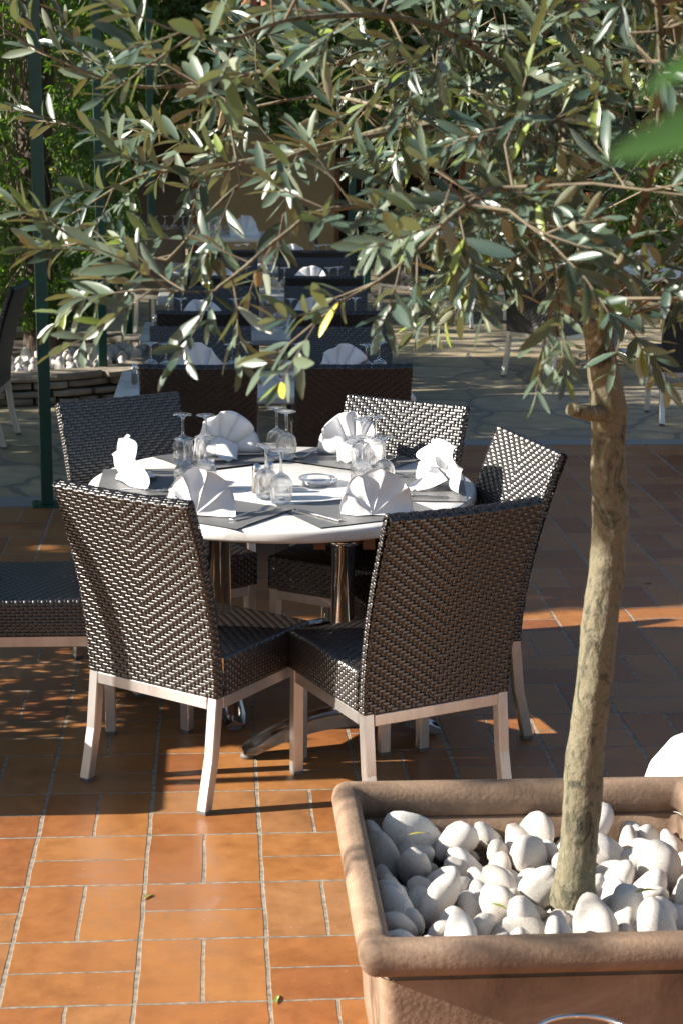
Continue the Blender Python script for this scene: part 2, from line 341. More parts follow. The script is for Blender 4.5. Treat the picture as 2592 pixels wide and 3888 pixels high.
def leaf_mat(name, tops, unders, rough=.35, trans=.25, tcol=(.25, .35, .05), scale=25):
    m = bpy.data.materials.new(name); m.use_nodes = True
    b = bsdf(m); b.inputs['Roughness'].default_value = rough
    at = N(m, 'ShaderNodeAttribute'); at.attribute_name = 'tone'
    r1 = ramp(m, at.outputs['Fac'], tops); r2 = ramp(m, at.outputs['Fac'], unders)
    ge = N(m, 'ShaderNodeNewGeometry')
    mx = N(m, 'ShaderNodeMix', data_type='RGBA'); L(m, ge.outputs['Backfacing'], mx.inputs[0]); L(m, r1.outputs[0], mx.inputs[6]); L(m, r2.outputs[0], mx.inputs[7])
    L(m, mx.outputs[2], b.inputs['Base Color'])
    tb = N(m, 'ShaderNodeBsdfTranslucent')
    mm = N(m, 'ShaderNodeMix', data_type='RGBA', blend_type='MULTIPLY'); mm.inputs[0].default_value = 0
    tb.inputs[0].default_value = (*tcol, 1)
    ms = N(m, 'ShaderNodeMixShader'); ms.inputs[0].default_value = trans
    out = m.node_tree.nodes['Material Output']
    L(m, b.outputs[0], ms.inputs[1]); L(m, tb.outputs[0], ms.inputs[2]); L(m, ms.outputs[0], out.inputs[0])
    return m
M_['oleaf'] = leaf_mat('olive_leaf', [(0, (0.0290, 0.0600, 0.0497)), (.45, (0.0621, 0.1014, 0.0745)), (.85, (0.1346, 0.1759, 0.1138)), (.965, (0.1863, 0.2484, 0.0414)), (1, (0.5692, 0.4968, 0.0621))],
                       [(0, (0.2168, 0.2760, 0.2218)), (.5, (0.2563, 0.3055, 0.2316)), (.8, (0.2858, 0.2858, 0.1971)), (1, (0.3745, 0.2858, 0.1577))], rough=.34, trans=.14, tcol=(0.2365, 0.2957, 0.0788)); bsdf(M_['oleaf']).inputs['Specular IOR Level'].default_value = .6
M_['ivy'] = leaf_mat('creeper_leaf', [(0, (0.0375, 0.0938, 0.0225)), (.5, (0.0688, 0.1562, 0.0312)), (.9, (0.1375, 0.2500, 0.0375)), (1, (0.4000, 0.3250, 0.0375))],
                     [(0, (.05, .09, .03)), (.9, (.09, .13, .04)), (1, (.3, .25, .05))], rough=.4, trans=.35, tcol=(.22, .42, .03))
M_['bayleaf'] = leaf_mat('broad_green_leaf', [(0, (.034, .085, .018)), (1, (.05, .12, .028))], [(0, (.05, .10, .03)), (1, (.07, .13, .045))], rough=.30, trans=.25, tcol=(.08, .18, .03))
def set_tone(ob, tones):
    a = ob.data.attributes.new('tone', 'FLOAT', 'FACE'); a.data.foreach_set('value', tones)

# ------------------------------------------------------------------ ground
g = MB(); g.add([(-40, 4.872, -.004), (40, 4.872, -.004), (40, 60, -.004), (-40, 60, -.004)], [(0, 1, 2, 3)])
tag(g.build('flagstone_paving', M_['flag']), 'irregular grey beige flagstones laid as crazy paving behind the tiles', kind='structure')
g = MB(); g.add([(-40, -40, 0), (40, -40, 0), (40, 4.88, 0), (-40, 4.88, 0)], [(0, 1, 2, 3)])
g.add([(.5, 4.8805, 0), (40, 4.8805, 0), (40, 6.41, 0), (.5, 6.41, 0)], [(0, 1, 2, 3)])
tag(g.build('tiled_terrace', M_['floor']), 'terracotta tiles laid in pairs with pale mortar joints', kind='structure')
g = MB(); g.box((-6, 4.881, -.03), (.499, 5.10, .003)); g.box((.5, 6.411, -.03), (8, 6.56, .003))
tag(g.build('kerb', mat('kerb_concrete', (.25, .25, .24), .8)), 'grey mortar edging strip between tiles and flagstones', kind='structure')

# ------------------------------------------------------------------ woven chair
RIBS = [-1, -.75, -.5, -.25, 0, .25, .5, .75, 1]
def weave(mb, surf, nu, nv, U, V, patt, t=.0016, fill=(.54, .98), closed_u=False, seg=4):
    du, dv = U / nu, V / nv
    def run(n_along, get_uv, off, width_dir, hw):
        o = len(mb.v); cnt = 0
        for k in range(n_along):
            u, v = get_uv(k); P, Nn = surf(u, v); u2, v2 = u + width_dir[0] * 1e-4, v + width_dir[1] * 1e-4
            P2, _ = surf(u2, v2); wd = (P2 - P)
            wd = wd.normalized() if wd.length > 1e-9 else Vector((0, 0, 1))
            q = P + Nn * off(k)
            for wi, ww in enumerate(RIBS):
                p_ = q + wd * (hw * ww) - Nn * (.0009 * ww * ww + (.0009 if wi % 2 == 0 else 0)); mb.v.append((p_.x, p_.y, p_.z))
            cnt += 1
        for k in range(cnt - 1):
            i = o + 9 * k
            for e in range(8): mb.face((i + e, i + e + 1, i + e + 10, i + e + 9), 0, True)
    for i in range(nu):                                   # upright strands
        uc = (i + .5) * du
        st = [(t * .35 if patt(i, j) else -t) for j in range(nv)]
        def off(k, st=st):
            x = (k / seg) - .5
            j0 = int(math.floor(x)); f = x - j0
            a = st[max(0, min(nv - 1, j0))]; b = st[max(0, min(nv - 1, j0 + 1))]
            f = max(0.0, min(1.0, (f - .25) / .5)); return a + (b - a) * f
        run(nv * seg + 1, lambda k, uc=uc: (uc, k * dv / seg), off, (1, 0), du * fill[0] / 2)
    for j in range(nv):                                   # level strands
        vc = (j + .5) * dv
        st = [(-t if patt(i, j) else t) for i in range(nu)]
        def off(k, st=st):
            x = (k / seg) - .5
            j0 = int(math.floor(x)); f = x - j0
            if closed_u: a, b = st[j0 % nu], st[(j0 + 1) % nu]
            else: a = st[max(0, min(nu - 1, j0))]; b = st[max(0, min(nu - 1, j0 + 1))]
            f = max(0.0, min(1.0, (f - .25) / .5)); return a + (b - a) * f
        run(nu * seg + 1, lambda k, vc=vc: (k * du / seg, vc), off, (0, 1), dv * fill[1] / 2)

CW, CD = .474, .44          # chair width, seat depth
SB, ST, BT = .335, .452, .925   # bottom and top of the woven seat, top of the back
TH = .036
def back_center(v):
    "centre line of the backrest: returns (y, z, dy/dv, dz/dv) for height fraction"
    h = v
    z = SB + h; k = h / (BT - SB)
    y = -.217 - .135 * (k ** 1.55) + .006 * math.sin(k * pi)
    dy = (-.135 * 1.55 * (k ** .55) if k > 0 else 0) / (BT - SB) + .006 * pi * math.cos(k * pi) / (BT - SB)
    return y, z, dy
def back_surf(u, v):
    HV = BT - SB; v = max(0.0, min(HV, v))
    y, z, dy = back_center(v)
    l = sqrt(1 + dy * dy); tn = Vector((0, dy / l, 1 / l)); nn = Vector((0, -1 / l, dy / l))   # nn points rearwards
    hw = CW / 2 + .004 * (v / HV)
    per = [2 * hw, TH, 2 * hw, TH]; tot = sum(per); u = (u % tot) if abs(u - tot) > 1e-9 else tot - 1e-9
    def pos(x, d):
        bow = -.010 * (1 - (x / hw) ** 2) * (v / HV)          # back bows gently backwards
        return Vector((x, y, z)) + nn * (d - bow * 1.0)
    if u < per[0]: x = -hw + u; P = pos(x, TH / 2); Nn = nn.copy(); 
    elif u < per[0] + per[1]: d = TH / 2 - (u - per[0]); P = pos(hw, d); Nn = Vector((1, 0, 0)); x = hw
    elif u < per[0] * 2 + per[1]: x = hw - (u - per[0] - per[1]); P = pos(x, -TH / 2); Nn = -nn
    else: d = -TH / 2 + (u - 2 * per[0] - per[1]); P = pos(-hw, d); Nn = Vector((-1, 0, 0))
    # rounded edges
    e = min(abs(u - per[0]), abs(u), abs(u - per[0] - TH), abs(u - 2 * per[0] - TH), abs(u - tot))
    if e < .004:
        c = Vector((max(-hw + .008, min(hw - .008, P.x)), 0, 0))
        sx = 1 if P.x > 0 else -1
        Nn = (Nn + Vector((sx, 0, 0)) + (nn if (P - Vector((P.x, y, z))).dot(nn) > 0 else -nn)).normalized()
        P = P - Nn * .003
    return P, Nn
def chair_back_mesh():
    mb = MB(); nu_f, nu_s, nv = 34, 3, 58
    nu = 2 * (nu_f + nu_s); U = 2 * (CW + TH)
    def patt(i, j):
        if i < nu_f: return (abs(i - nu_f // 2) - j) % 3 == 0
        if i < nu_f + nu_s: return (i + j) % 2 == 0
        if i < 2 * nu_f + nu_s: k = i - nu_f - nu_s; return (abs(k - nu_f // 2) - j) % 3 == 0
        return (i + j) % 2 == 0
    weave(mb, back_surf, nu, nv, U, BT - SB, patt, t=.0021, closed_u=True)
    # top edge
    y, z, dy = back_center(BT - SB); l = sqrt(1 + dy * dy); nn = Vector((0, -1 / l, dy / l)); tn = Vector((0, dy / l, 1 / l))
    def top_surf(u, v):
        hw = CW / 2 + .004; x = -hw + u; d = TH / 2 - v
        bow = -.010 * (1 - (x / hw) ** 2)
        rnd = .006 * (1 - (2 * d / TH) ** 2)
        return Vector((x, y, z)) + nn * (d - bow) + tn * rnd, (tn + nn * (d / TH) * .9).normalized()
    weave(mb, top_surf, nu_f, 4, CW + .008, TH, lambda i, j: (i % 3 == 0 and j in (0, 2)) or (i % 3 == 1 and j in (1, 3)), t=.0018)
    return mb
def chair_seat_mesh():
    mb = MB(); y0, y1 = -.197, .235; hw = CW / 2; D = y1 - y0; H = ST - SB
    nx, ny, nz = 34, 32, 11
    per = [D, 2 * hw, D]                           # right side, front, left side
    def side(u, v):
        u = max(0, min(sum(per), u)); v = max(0, min(H, v)); z = SB + v
        if u < D: P = Vector((hw, y0 + u, z)); Nn = Vector((1, 0, 0))
        elif u < D + 2 * hw: P = Vector((hw - (u - D), y1, z)); Nn = Vector((0, 1, 0))
        else: P = Vector((-hw, y1 - (u - D - 2 * hw), z)); Nn = Vector((-1, 0, 0))
        k = max(0, v - (H - .010)) / .010
        if k > 0: P = P - Nn * (.006 * k * k); Nn = (Nn + Vector((0, 0, k))).normalized()
        return P, Nn
    weave(mb, side, ny + nx + ny, nz, sum(per), H, lambda i, j: (i + j) % 2 == 0, t=.0018, fill=(.72, .95))
    def top(u, v):
        x = -hw + .004 + u * (2 * hw - .008) / (2 * hw); yy = y0 + v * (D - .004) / D
        k = (1 - (x / hw) ** 2) * (1 - ((2 * v / D - 1)) ** 2)
        e = min(hw - abs(x), max(0, y1 - yy)); dz = -.006 * max(0, 1 - e / .014) ** 2
        n = Vector((x * .05, 0, 1)).normalized()
        return Vector((x, yy, ST + .010 * k + dz)), n
    weave(mb, top, nx, 42, 2 * hw, D, lambda i, j: (abs(i - nx // 2) + j) % 3 == 0, t=.0021)
    return mb
def leg_mb(pts, a=.0165):
    mb = MB(); o = 0
    ring = []
    for p in pts:
        p = Vector(p); ring.append([(p.x + sx * a, p.y + sy * a, p.z) for sx, sy in ((-1, -1), (1, -1), (1, 1), (-1, 1))])
    c = .0028
    for p in pts:
        x, y, z = p
        for sx, sy, ex in ((-1, -1, 0), (-1, -1, 1), (1, -1, 1), (1, -1, 0), (1, 1, 0), (1, 1, 1), (-1, 1, 1), (-1, 1, 0)):
            if ex == 0: mb.v.append((x + sx * a, y + sy * (a - c), z))
            else: mb.v.append((x + sx * (a - c), y + sy * a, z))
    n = len(pts)
    for i in range(n - 1):
        for k in range(8): mb.face((i * 8 + k, i * 8 + (k + 1) % 8, (i + 1) * 8 + (k + 1) % 8, (i + 1) * 8 + k))
    mb.face(range(8)[::-1]); mb.face([(n - 1) * 8 + k for k in range(8)])
    return mb
def make_chair():
    t = empty('wicker_chair', (0, 0, 0))
    tag(t, 'dark wicker chair', 'chair', 'dark wicker chairs with aluminium legs')
    chair_back_mesh().build('backrest', M_['wicker'], t)
    chair_seat_mesh().build('seat', M_['wicker'], t)
    for sx in (-1, 1):
        x = sx * (CW / 2 - .018)
        for pts in ([(x, .215, .012), (x, .215, .334)], [(x, -.272, .012), (x, -.236, .16), (x, -.216, .334)]):
            lg = leg_mb(pts).build('leg', M_['alu'], t)
            f = MB(); f.box((pts[0][0] - .0155, pts[0][1] - .0155, 0), (pts[0][0] + .0155, pts[0][1] + .0155, .0118), bev=.001)
            f.build('foot_cap', M_['foot'], lg)
    fr = MB(); x = CW / 2 - .018; a = .0155
    fr.box((-x + .017, .215 - a, .298), (x - .017, .215 + a, .333), bev=.002)
    fr.box((-x + .017, -.219 - a, .298), (x - .017, -.219 + a, .333), bev=.002)
    for sx in (-1, 1): fr.box((sx * x - a, -.199, .2975), (sx * x + a, .198, .3335), bev=.002)
    fr.build('seat_frame', M_['alu'], t)
    return t
chair0 = make_chair(); used = [False]
def place_chair(x, y, fx, fy, label):
    rz = atan2(fy, fx) - pi / 2
    if not used[0]:
        used[0] = True; chair0.location = (x, y, 0); chair0.rotation_euler = (0, 0, rz); chair0['label'] = label; return chair0
    return copy_thing(chair0, (x, y, 0), rz, label)
G1 = [(.445, 1.41, .60, .80, 'wicker chair before the round table, a dark pole shadow down its sunlit back'),
      (1.02, 1.24, -.40, .917, 'wicker chair just behind the terracotta planter, its brown back in shade'),
      (1.165, 1.76, -.968, -.25, 'wicker chair at the right of the round table carrying the shadow of a napkin'),
      (1.00, 2.29, -.534, -.846, 'wicker chair beyond the round table whose woven front shines silver in the sun'),
      (.315, 2.355, .489, -.872, 'shaded wicker chair beyond the round table, beside the green post'),
      (-.06, 1.93, 1, 0, 'wicker chair cut by the photo edge, its shaded seat beside the sunlit chair'),
      (.427, 3.80, 0, 1, 'black wicker chair seen from behind at the first long table, nearer the green post'),
      (1.064, 3.81, 0, 1, 'black wicker chair seen from behind at the first long table, nearer the olive trunk'),
      (.435, 4.31, .02, -1, 'wicker chair facing us across the first long table, its weave flecked with sun'),
      (1.10, 4.31, 0, -1, 'wicker chair facing us across the first long table behind the hanging olive sprig'),
      (.44, 5.63, 0, 1, 'wicker chair back to back with the sun flecked chair, at the second long table'),
      (1.13, 5.64, 0, 1, 'wicker chair seen from behind at the second long table, its edge under olive leaves'),
      (.50, 6.15, 0, -1, 'wicker chair facing us over the second long table, nearer the posts'),
      (1.14, 6.14, 0, -1, 'wicker chair facing us over the second long table, nearer the paved aisle'),
      (.53, 7.46, 0, 1, 'wicker chair seen from behind at the third long table, nearer the posts'),
      (1.17, 7.45, 0, 1, 'wicker chair seen from behind at the third long table, nearer the paved aisle'),
      (.55, 8.0, 0, -1, 'wicker chair facing us over the third long table, nearer the posts'),
      (1.18, 8.0, 0, -1, 'wicker chair facing us over the third long table, nearer the paved aisle'),
      (.55, 9.3, 0, 1, 'wicker chair seen from behind at the farthest long table, nearer the posts'),
      (1.2, 9.3, 0, 1, 'wicker chair seen from behind at the farthest long table, nearer the paved aisle'),
      (-.98, 6.6, -1, .08, 'wicker chair beside the round stone bed, turned away and cut by the photo edge'),
      (.10, 11.6, .3, 1, 'wicker chair in the gap between the far green posts, under the buffet table'),
      (2.35, 12.45, .75, .66, 'far wicker chair on the flagstones, the left one by the small round table'),
      (2.98, 12.05, -.10, 1, 'far wicker chair on the flagstones with pale legs, back turned, by the small round table'),
      (1.75, 14.3, 1, .1, 'tall backed wicker chair seen side on before the beige wall'),
      (2.98, 9.05, .75, .66, 'wicker chair half hidden by the olive trunk, its seat catching light'),
      (3.55, 7.30, .05, 1, 'wicker chair beyond the olive trunk at the photo edge, seen from behind'),
      ]
for a in G1: place_chair(*a)

# ------------------------------------------------------------------ round table
TC = Vector((.715, 2.06)); TR_ = .645
def round_table():
    t = empty('round_table', (TC.x, TC.y, 0)); tag(t, 'round white marble table laid for six on two chrome columns', 'table')
    mb = MB(); R = TR_; z1 = .74; z0 = .698
    prof = [(0.001, z0), (R - .012, z0), (R - .003, z0 + .004), (R, z0 + .012), (R, z1 - .012), (R - .003, z1 - .004), (R - .010, z1), (.001, z1)]
    mb.lathe(prof, 96); mb.build('tabletop', M_['marble'], t)
    d = Vector((.17, -.48)); ax = Vector((.955, .297)).normalized()
    for c in (d, Vector((-.208, -.11)), Vector((.20, .47))):
        if c.x < 0 and c.y < 0: ax = Vector((-.2, .98)).normalized()
        else: ax = Vector((.955, .297)).normalized()
        cm = MB(); cm.lathe([(.036, .125), (.036, .66), (.06, .665), (.06, .675)], 28, M=Matrix.Translation((c.x, c.y, 0)))
        cm.build('column', M_['chrome'], t)
        fm = MB(); n = 18; L_ = .24 if (c.x < 0 and c.y < 0) else .33
        # arched two footed beam with ridged top
        prev = None; o = len(fm.v)
        for k in range(n + 1):
            q = -1 + 2 * k / n; xx = q * L_; zc = .125 - .098 * abs(q) ** 2.1; th = .050 - .022 * abs(q) ** 2; wd = .034 + .010 * (1 - abs(q)) + (.012 * max(0, abs(q) - .6))
            zt = zc; zb = max(.018, zc - th)
            pt = Vector((c.x, c.y)) + ax * xx; sd_ = Vector((-ax.y, ax.x))
            if abs(q) > .93: wd *= .75
            for (a, zz) in ((-1, zb), (-1, zt - .006), (0, zt + .008), (1, zt - .006), (1, zb)):
                fm.v.append((pt.x + sd_.x * wd * a, pt.y + sd_.y * wd * a, zz))
        for k in range(n):
            for j in range(5):
                j2 = (j + 1) % 5
                fm.face((o + k * 5 + j, o + k * 5 + j2, o + (k + 1) * 5 + j2, o + (k + 1) * 5 + j), 0, j in (1, 2))
        fm.face([o + j for j in range(5)]); fm.face([o + n * 5 + j for j in range(5)][::-1])
        base = fm.build('base', M_['cast'], t)
        for q in (-1, 1):
            p = Vector((c.x, c.y)) + ax * q * (L_ - .02); pm = MB(); pm.lathe([(.001, 0), (.022, 0), (.024, .006), (.018, .019), (.001, .019)], 16, M=Matrix.Translation((p.x, p.y, 0)))
            pm.build('foot_pad', M_['foot'], base)
    bm_ = MB(); a = Vector((d.x, d.y)); b = Vector((.20, .47)); dr = (b - a).normalized(); nn = Vector((-dr.y, dr.x))
    for off in (-.075, .075):
        p = a + nn * off - dr * .06; q = b + nn * off + dr * .06; wv = nn * .018
        vs = []
        for z in (.655, .6955):
            for P in (p - wv, p + wv, q + wv, q - wv): vs.append((P.x, P.y, z))
        bm_.add(vs, [(0, 1, 2, 3), (4, 7, 6, 5), (0, 4, 5, 1), (1, 5, 6, 2), (2, 6, 7, 3), (3, 7, 4, 0)])
    bm_.build('support_rails', M_['wood'], t)
round_table()

NW = ['zero', 'first', 'second', 'third', 'fourth', 'fifth', 'sixth', 'seventh', 'eighth', 'ninth', 'tenth', 'eleventh', 'twelfth', 'thirteenth', 'fourteenth', 'fifteenth', 'sixteenth', 'seventeenth', 'eighteenth', 'nineteenth', 'twentieth'] + ['twenty ' + q for q in ('first', 'second', 'third', 'fourth', 'fifth', 'sixth', 'seventh', 'eighth', 'ninth')] + ['thirtieth'] + ['thirty ' + q for q in ('first', 'second', 'third', 'fourth', 'fifth', 'sixth', 'seventh', 'eighth', 'ninth')] + ['fortieth'] + ['forty ' + q for q in ('first', 'second', 'third', 'fourth', 'fifth', 'sixth', 'seventh', 'eighth', 'ninth')]
# ------------------------------------------------------------------ table ware
def glass_mesh():
    mb = MB(); h = .172     # upside down: rim on the table, foot on top
    prof = [(.0305, 0), (.0335, .018), (.0365, .040), (.0370, .056), (.0340, .072), (.0250, .085), (.0120, .093), (.0055, .098), (.0040, .110), (.0036, .135), (.0045, .152), (.0085, .1605), (.022, .1655), (.0335, .1680), (.0345, .1690), (.0335, .1702), (.001, .1690)]
    inner = [(.0292, .0002), (.0322, .018), (.0352, .040), (.0357, .056), (.0326, .071), (.0235, .0835), (.010, .0900), (.0002, .0915)]
    mb.lathe(inner[::-1] + prof, 32)
    return mb
gp = glass_mesh().build('wine_glass', M_['glass']); tag(gp, 'x', 'wine glass', 'upturned wine glasses'); gused = [False]
def glass(x, y, z, label, s=1.0):
    if not gused[0]: gused[0] = True; o = gp
    else: o = gp.copy(); C.objects.link(o)
    o.location = (x, y, z); o.scale = (s, s, s); o.rotation_euler = (0, 0, random.random() * 6); o['label'] = label; return o
def napkin_mesh(seed, spread=1.0):
    rnd = random.Random(seed); mb = MB(); nf = rnd.choice((5, 6, 6)); R = .148 + rnd.uniform(-.008, .008); nr = 12; na = nf * 8
    a0, a1 = radians(-2), radians(182)
    ph = rnd.random() * 6; asy = rnd.choice((-1, 1)) * rnd.uniform(.08, .20); amp = [rnd.uniform(.5, 1.3) for _ in range(nf + 2)]
    split = rnd.uniform(.40, .60)
    for side in (1, -1):
        o = len(mb.v)
        for i in range(na + 1):
            f = i / na; a = a0 + (a1 - a0) * f; k = f * nf; kk = min(nf - 1, int(k)); q = k - kk
            fold = (abs(sin(pi * q)) ** .55) * amp[kk]                  # rounded swells with sharp valleys
            pinch = math.exp(-((f - split) / .05) ** 2)
            for j in range(nr + 1):
                t_ = j / nr; r = R * t_ * (1 + asy * cos(a)) * (1 - .07 * abs(cos(a)) + .012 * sin(3.3 * a + ph)) * (1 - .05 * pinch)
                y = .022 * fold * sin(pi * min(1, t_ * .62)) * (.4 + t_) - .010
                y += (.050 if f < split else -.012) * (f - split) * t_ * 1.2 + .030 * cos(a) ** 2 * t_ ** 2 + .006 * sin(9 * t_ + ph + 2 * a) * t_
                y += .012 * t_ ** 5 * sin(k * 4 + ph)
                mb.v.append((r * cos(a) * .90, y + side * .0009, max(.0005, 1.06 * r * sin(a) + .003)))
        for i in range(na):
            for j in range(nr):
                b = o + i * (nr + 1) + j; mb.face((b, b + nr + 1, b + nr + 2, b + 1), 0, True)
    for i in range(na):
        b1 = i * (nr + 1) + nr; b2 = b1 + (na + 1) * (nr + 1)
        mb.face((b1, b1 + nr + 1, b2 + nr + 1, b2), 0, True)
    # folded foot that props the fan up behind
    m2 = 7
    o = len(mb.v)
    for i in range(m2 + 1):
        for j in range(m2 + 1):
            u = i / m2; v = j / m2
            x = (u - .5) * .12 * (1 - .55 * v); yy = .012 + v * .10
            z = .060 * (1 - v) * (1 - (2 * u - 1) ** 2 * .55) + .004 + .005 * sin(u * 9 + v * 4 + ph)
            mb.v.append((x, yy, z))
    for i in range(m2):
        for j in range(m2):
            b = o + i * (m2 + 1) + j; mb.face((b, b + 1, b + m2 + 2, b + m2 + 1), 0, True)
    return mb
nap_meshes = []
for k in range(5):
    nap_meshes.append(napkin_mesh(k + 3).build('folded_napkin', M_['cloth']))
nap_used = set()
def napkin(k, x, y, z, rz, label, s=1.0):
    if k not in nap_used: nap_used.add(k); o = nap_meshes[k]
    else: o = nap_meshes[k].copy(); C.objects.link(o)
    tag(o, label, 'napkin', 'white fan folded napkins'); o.location = (x, y, z); o.rotation_euler = (0, 0, rz); o.scale = (s, s, s); return o
def mat_mesh():
    mb = MB(); w_, h_ = .21, .15; n = 10
    for side, z in ((0, .0022), (1, 0)):
        o = len(mb.v)
        for i in range(n + 1):
            for j in range(n + 1):
                x = -w_ + 2 * w_ * i / n; y = -h_ + 2 * h_ * j / n
                e = max(abs(x) / w_, abs(y) / h_); lift = .004 * max(0, e - .8) / .2 * (1 if sin(5 * x + 9 * y) > 0 else .3)
                mb.v.append((x, y, z + lift))
        for i in range(n):
            for j in range(n):
                b = o + i * (n + 1) + j; q = (b, b + n + 1, b + n + 2, b + 1); mb.face(q if side == 0 else q[::-1], 0, True)
    return mb
def fork_mesh():
    mb = MB(); n = 12; o = len(mb.v)
    for k in range(n + 1):
        y = -.10 + .135 * k / n; q = k / n
        wd = .0075 - .0045 * math.sin(min(1, q * 1.1) * pi * .5) if q < .9 else .0035
        z = .003 + .006 * sin(q * pi) 
        for a in (-1, 1): mb.v.append((a * wd, y, z)); mb.v.append((a * wd, y, z - .0022))
    def strip(o, n):
        for k in range(n):
            b = o + 4 * k
            mb.face((b, b + 4, b + 6, b + 2), 0, True); mb.face((b + 1, b + 3, b + 7, b + 5), 0, True)
            mb.face((b, b + 1, b + 5, b + 4)); mb.face((b + 2, b + 6, b + 7, b + 3))
        mb.face((o, o + 2, o + 3, o + 1)); e = o + 4 * n; mb.face((e, e + 1, e + 3, e + 2))
    strip(o, n)
    o = len(mb.v); n2 = 5
    for k in range(n2 + 1):
        q = k / n2; y = .035 + .022 * q; wd = .0035 + .0085 * sin(q * pi / 2); z = .003 + .003 * q
        for a in (-1, 1): mb.v.append((a * wd, y, z)); mb.v.append((a * wd, y, z - .002))
    strip(o, n2)
    for tx in (-.0095, -.0032, .0032, .0095):
        o = len(mb.v)
        for k in range(5):
            q = k / 4; y = .057 + .042 * q; z = .006 + .004 * sin(q * 2.2)
            for a in (-1, 1): mb.v.append((tx + a * .0018 * (1 - .4 * q), y, z)); mb.v.append((tx + a * .0018 * (1 - .4 * q), y, z - .0016))
        strip(o, 4)
    return mb
def knife_mesh():
    mb = MB(); n = 16; o = len(mb.v)
    for k in range(n + 1):
        q = k / n; y = -.115 + .225 * q
        if q < .5: wl = wr = .0065 - .002 * q; zt = .0055
        else: wl = .006; wr = .011 * sin(min(1, (1 - q) * 3.0) * pi / 2) + .0005; zt = .0035
        if q == 1: wl = .002
        for x, z in ((-wl, .001), (-wl, zt), (wr, zt - .001), (wr, .001)): mb.v.append((x, y, z))
    for k in range(n):
        for j in range(4):
            b = o + 4 * k; mb.face((b + j, b + (j + 1) % 4, b + 4 + (j + 1) % 4, b + 4 + j), 0, j == 1)
    mb.face((o + 3, o + 2, o + 1, o)); e = o + 4 * n; mb.face((e, e + 1, e + 2, e + 3))
    return mb
protos = {}
def put(kind, x, y, z, rz, label, cat, group):
    if kind not in protos:
        mk = {'placemat': (mat_mesh, 'matw'), 'fork': (fork_mesh, 'steel'), 'knife': (knife_mesh, 'steel')}[kind]
        o = mk[0]().build(kind, M_[mk[1]]); protos[kind] = o
    else: o = protos[kind].copy(); C.objects.link(o)
    tag(o, label, cat, group); o.location = (x, y, z); o.rotation_euler = (0, 0, rz); return o
PL = [(177, 'nearest the photo edge on the left side', .52, 35, 1.0),
      (238, 'before the chair with the pole shadow', .53, 24, .93),
      (114, 'before the shaded chair by the green post', .50, -8, 1.03),
      (57, 'before the shining silver chair', .50, 12, 1.0),
      (-8, 'before the chair carrying the napkin shadow', .52, 38, 1.0),
      (-61, 'before the chair behind the planter', .53, -24, .90)]
ZT = .7405
for k, (deg, where, rr, tw, ns) in enumerate(PL):
    a = radians(deg); c = Vector((cos(a), sin(a))); tg = Vector((-sin(a), cos(a)))
    # local +y towards table centre
    rz = a + pi / 2
    pm = TC + c * .455
    jit = [3, -4, 5, -3, 2, -5][k]
    put('placemat', pm.x, pm.y, ZT, rz + radians(jit), 'grey woven placemat on the round table ' + where, 'placemat', 'grey woven placemats round the table')
    pn = TC + c * rr
    napkin(k % 5, pn.x, pn.y, ZT + .0045, rz + radians(tw), 'white fan folded napkin on the round table ' + where, ns)
    pf = TC + c * .44 + tg * .145; pk = TC + c * .44 - tg * .150
    put('fork', pf.x, pf.y, ZT + .0065, rz + radians(jit * 2), 'steel fork lying on the placemat ' + where, 'fork', 'forks on the round table')
    put('knife', pk.x, pk.y, ZT + .0045, rz + radians(-jit * 2), 'steel knife lying on the placemat ' + where, 'knife', 'knives on the round table')
GL = [(.382, 2.398, 'left of the pair before the big back napkin'), (.462, 2.38, 'right of the pair before the big back napkin'),
      (.396, 1.952, 'left of the pair behind the napkin near the sunlit chair'), (.462, 1.987, 'right of the pair behind the napkin near the sunlit chair'),
      (.714, 2.524, 'rear one at the far middle edge'), (.745, 2.452, 'front one at the far middle edge'),
      (.655, 1.845, 'rear one of the pair beside the salt shaker'), (.700, 1.765, 'nearest one, just before the salt shaker'),
      (.997, 2.30, 'left one of the rear pair before the shining silver chair'), (1.052, 2.358, 'rearmost one before the shining silver chair'),
      (.971, 1.979, 'left of the pair left of the nearest right napkin'), (1.045, 1.978, 'right of the pair left of the nearest right napkin')]
for x, y, l in GL: glass(x, y, ZT + .0052, 'wine glass on round table, ' + l)
def shaker(x, y, z, label, s=1.0):
    t = empty('salt_shaker', (x, y, z)); tag(t, label, 'shaker'); 
    b = MB(); b.lathe([(.001, 0), (.016, 0), (.0165, .004), (.0145, .062), (.013, .066), (.001, .066)], 10, smooth=False); b.build('glass_body', M_['glass'], t)
    c = MB(); c.lathe([(.001, .003), (.0135, .003), (.0125, .046), (.001, .047)], 12); c.build('salt_fill', M_['salt'], t)
    d = MB(); d.lathe([(.0145, .0662), (.015, .070), (.0145, .080), (.011, .088), (.004, .092), (.001, .0925)], 18); d.build('cap', M_['chrome'], t)
    t.scale = (s, s, s); return t
shaker(.628, 1.933, ZT, 'glass salt shaker with domed metal cap beside the wine glasses on the round table', 1.05)
shaker(.672, 2.02, ZT, 'second glass shaker with darker filling, just behind the salt shaker on the round table', .92)
ab = MB(); ab.lathe([(.001, .004), (.052, .004), (.056, .010), (.052, .018), (.056, .022), (.064, .022), (.066, .018), (.062, .004), (.056, 0), (.001, 0)], 32)
ao = ab.build('ashtray', M_['glass'], loc=(.835, 2.06, ZT)); tag(ao, 'thick clear glass ashtray in the middle of the round table', 'ashtray')

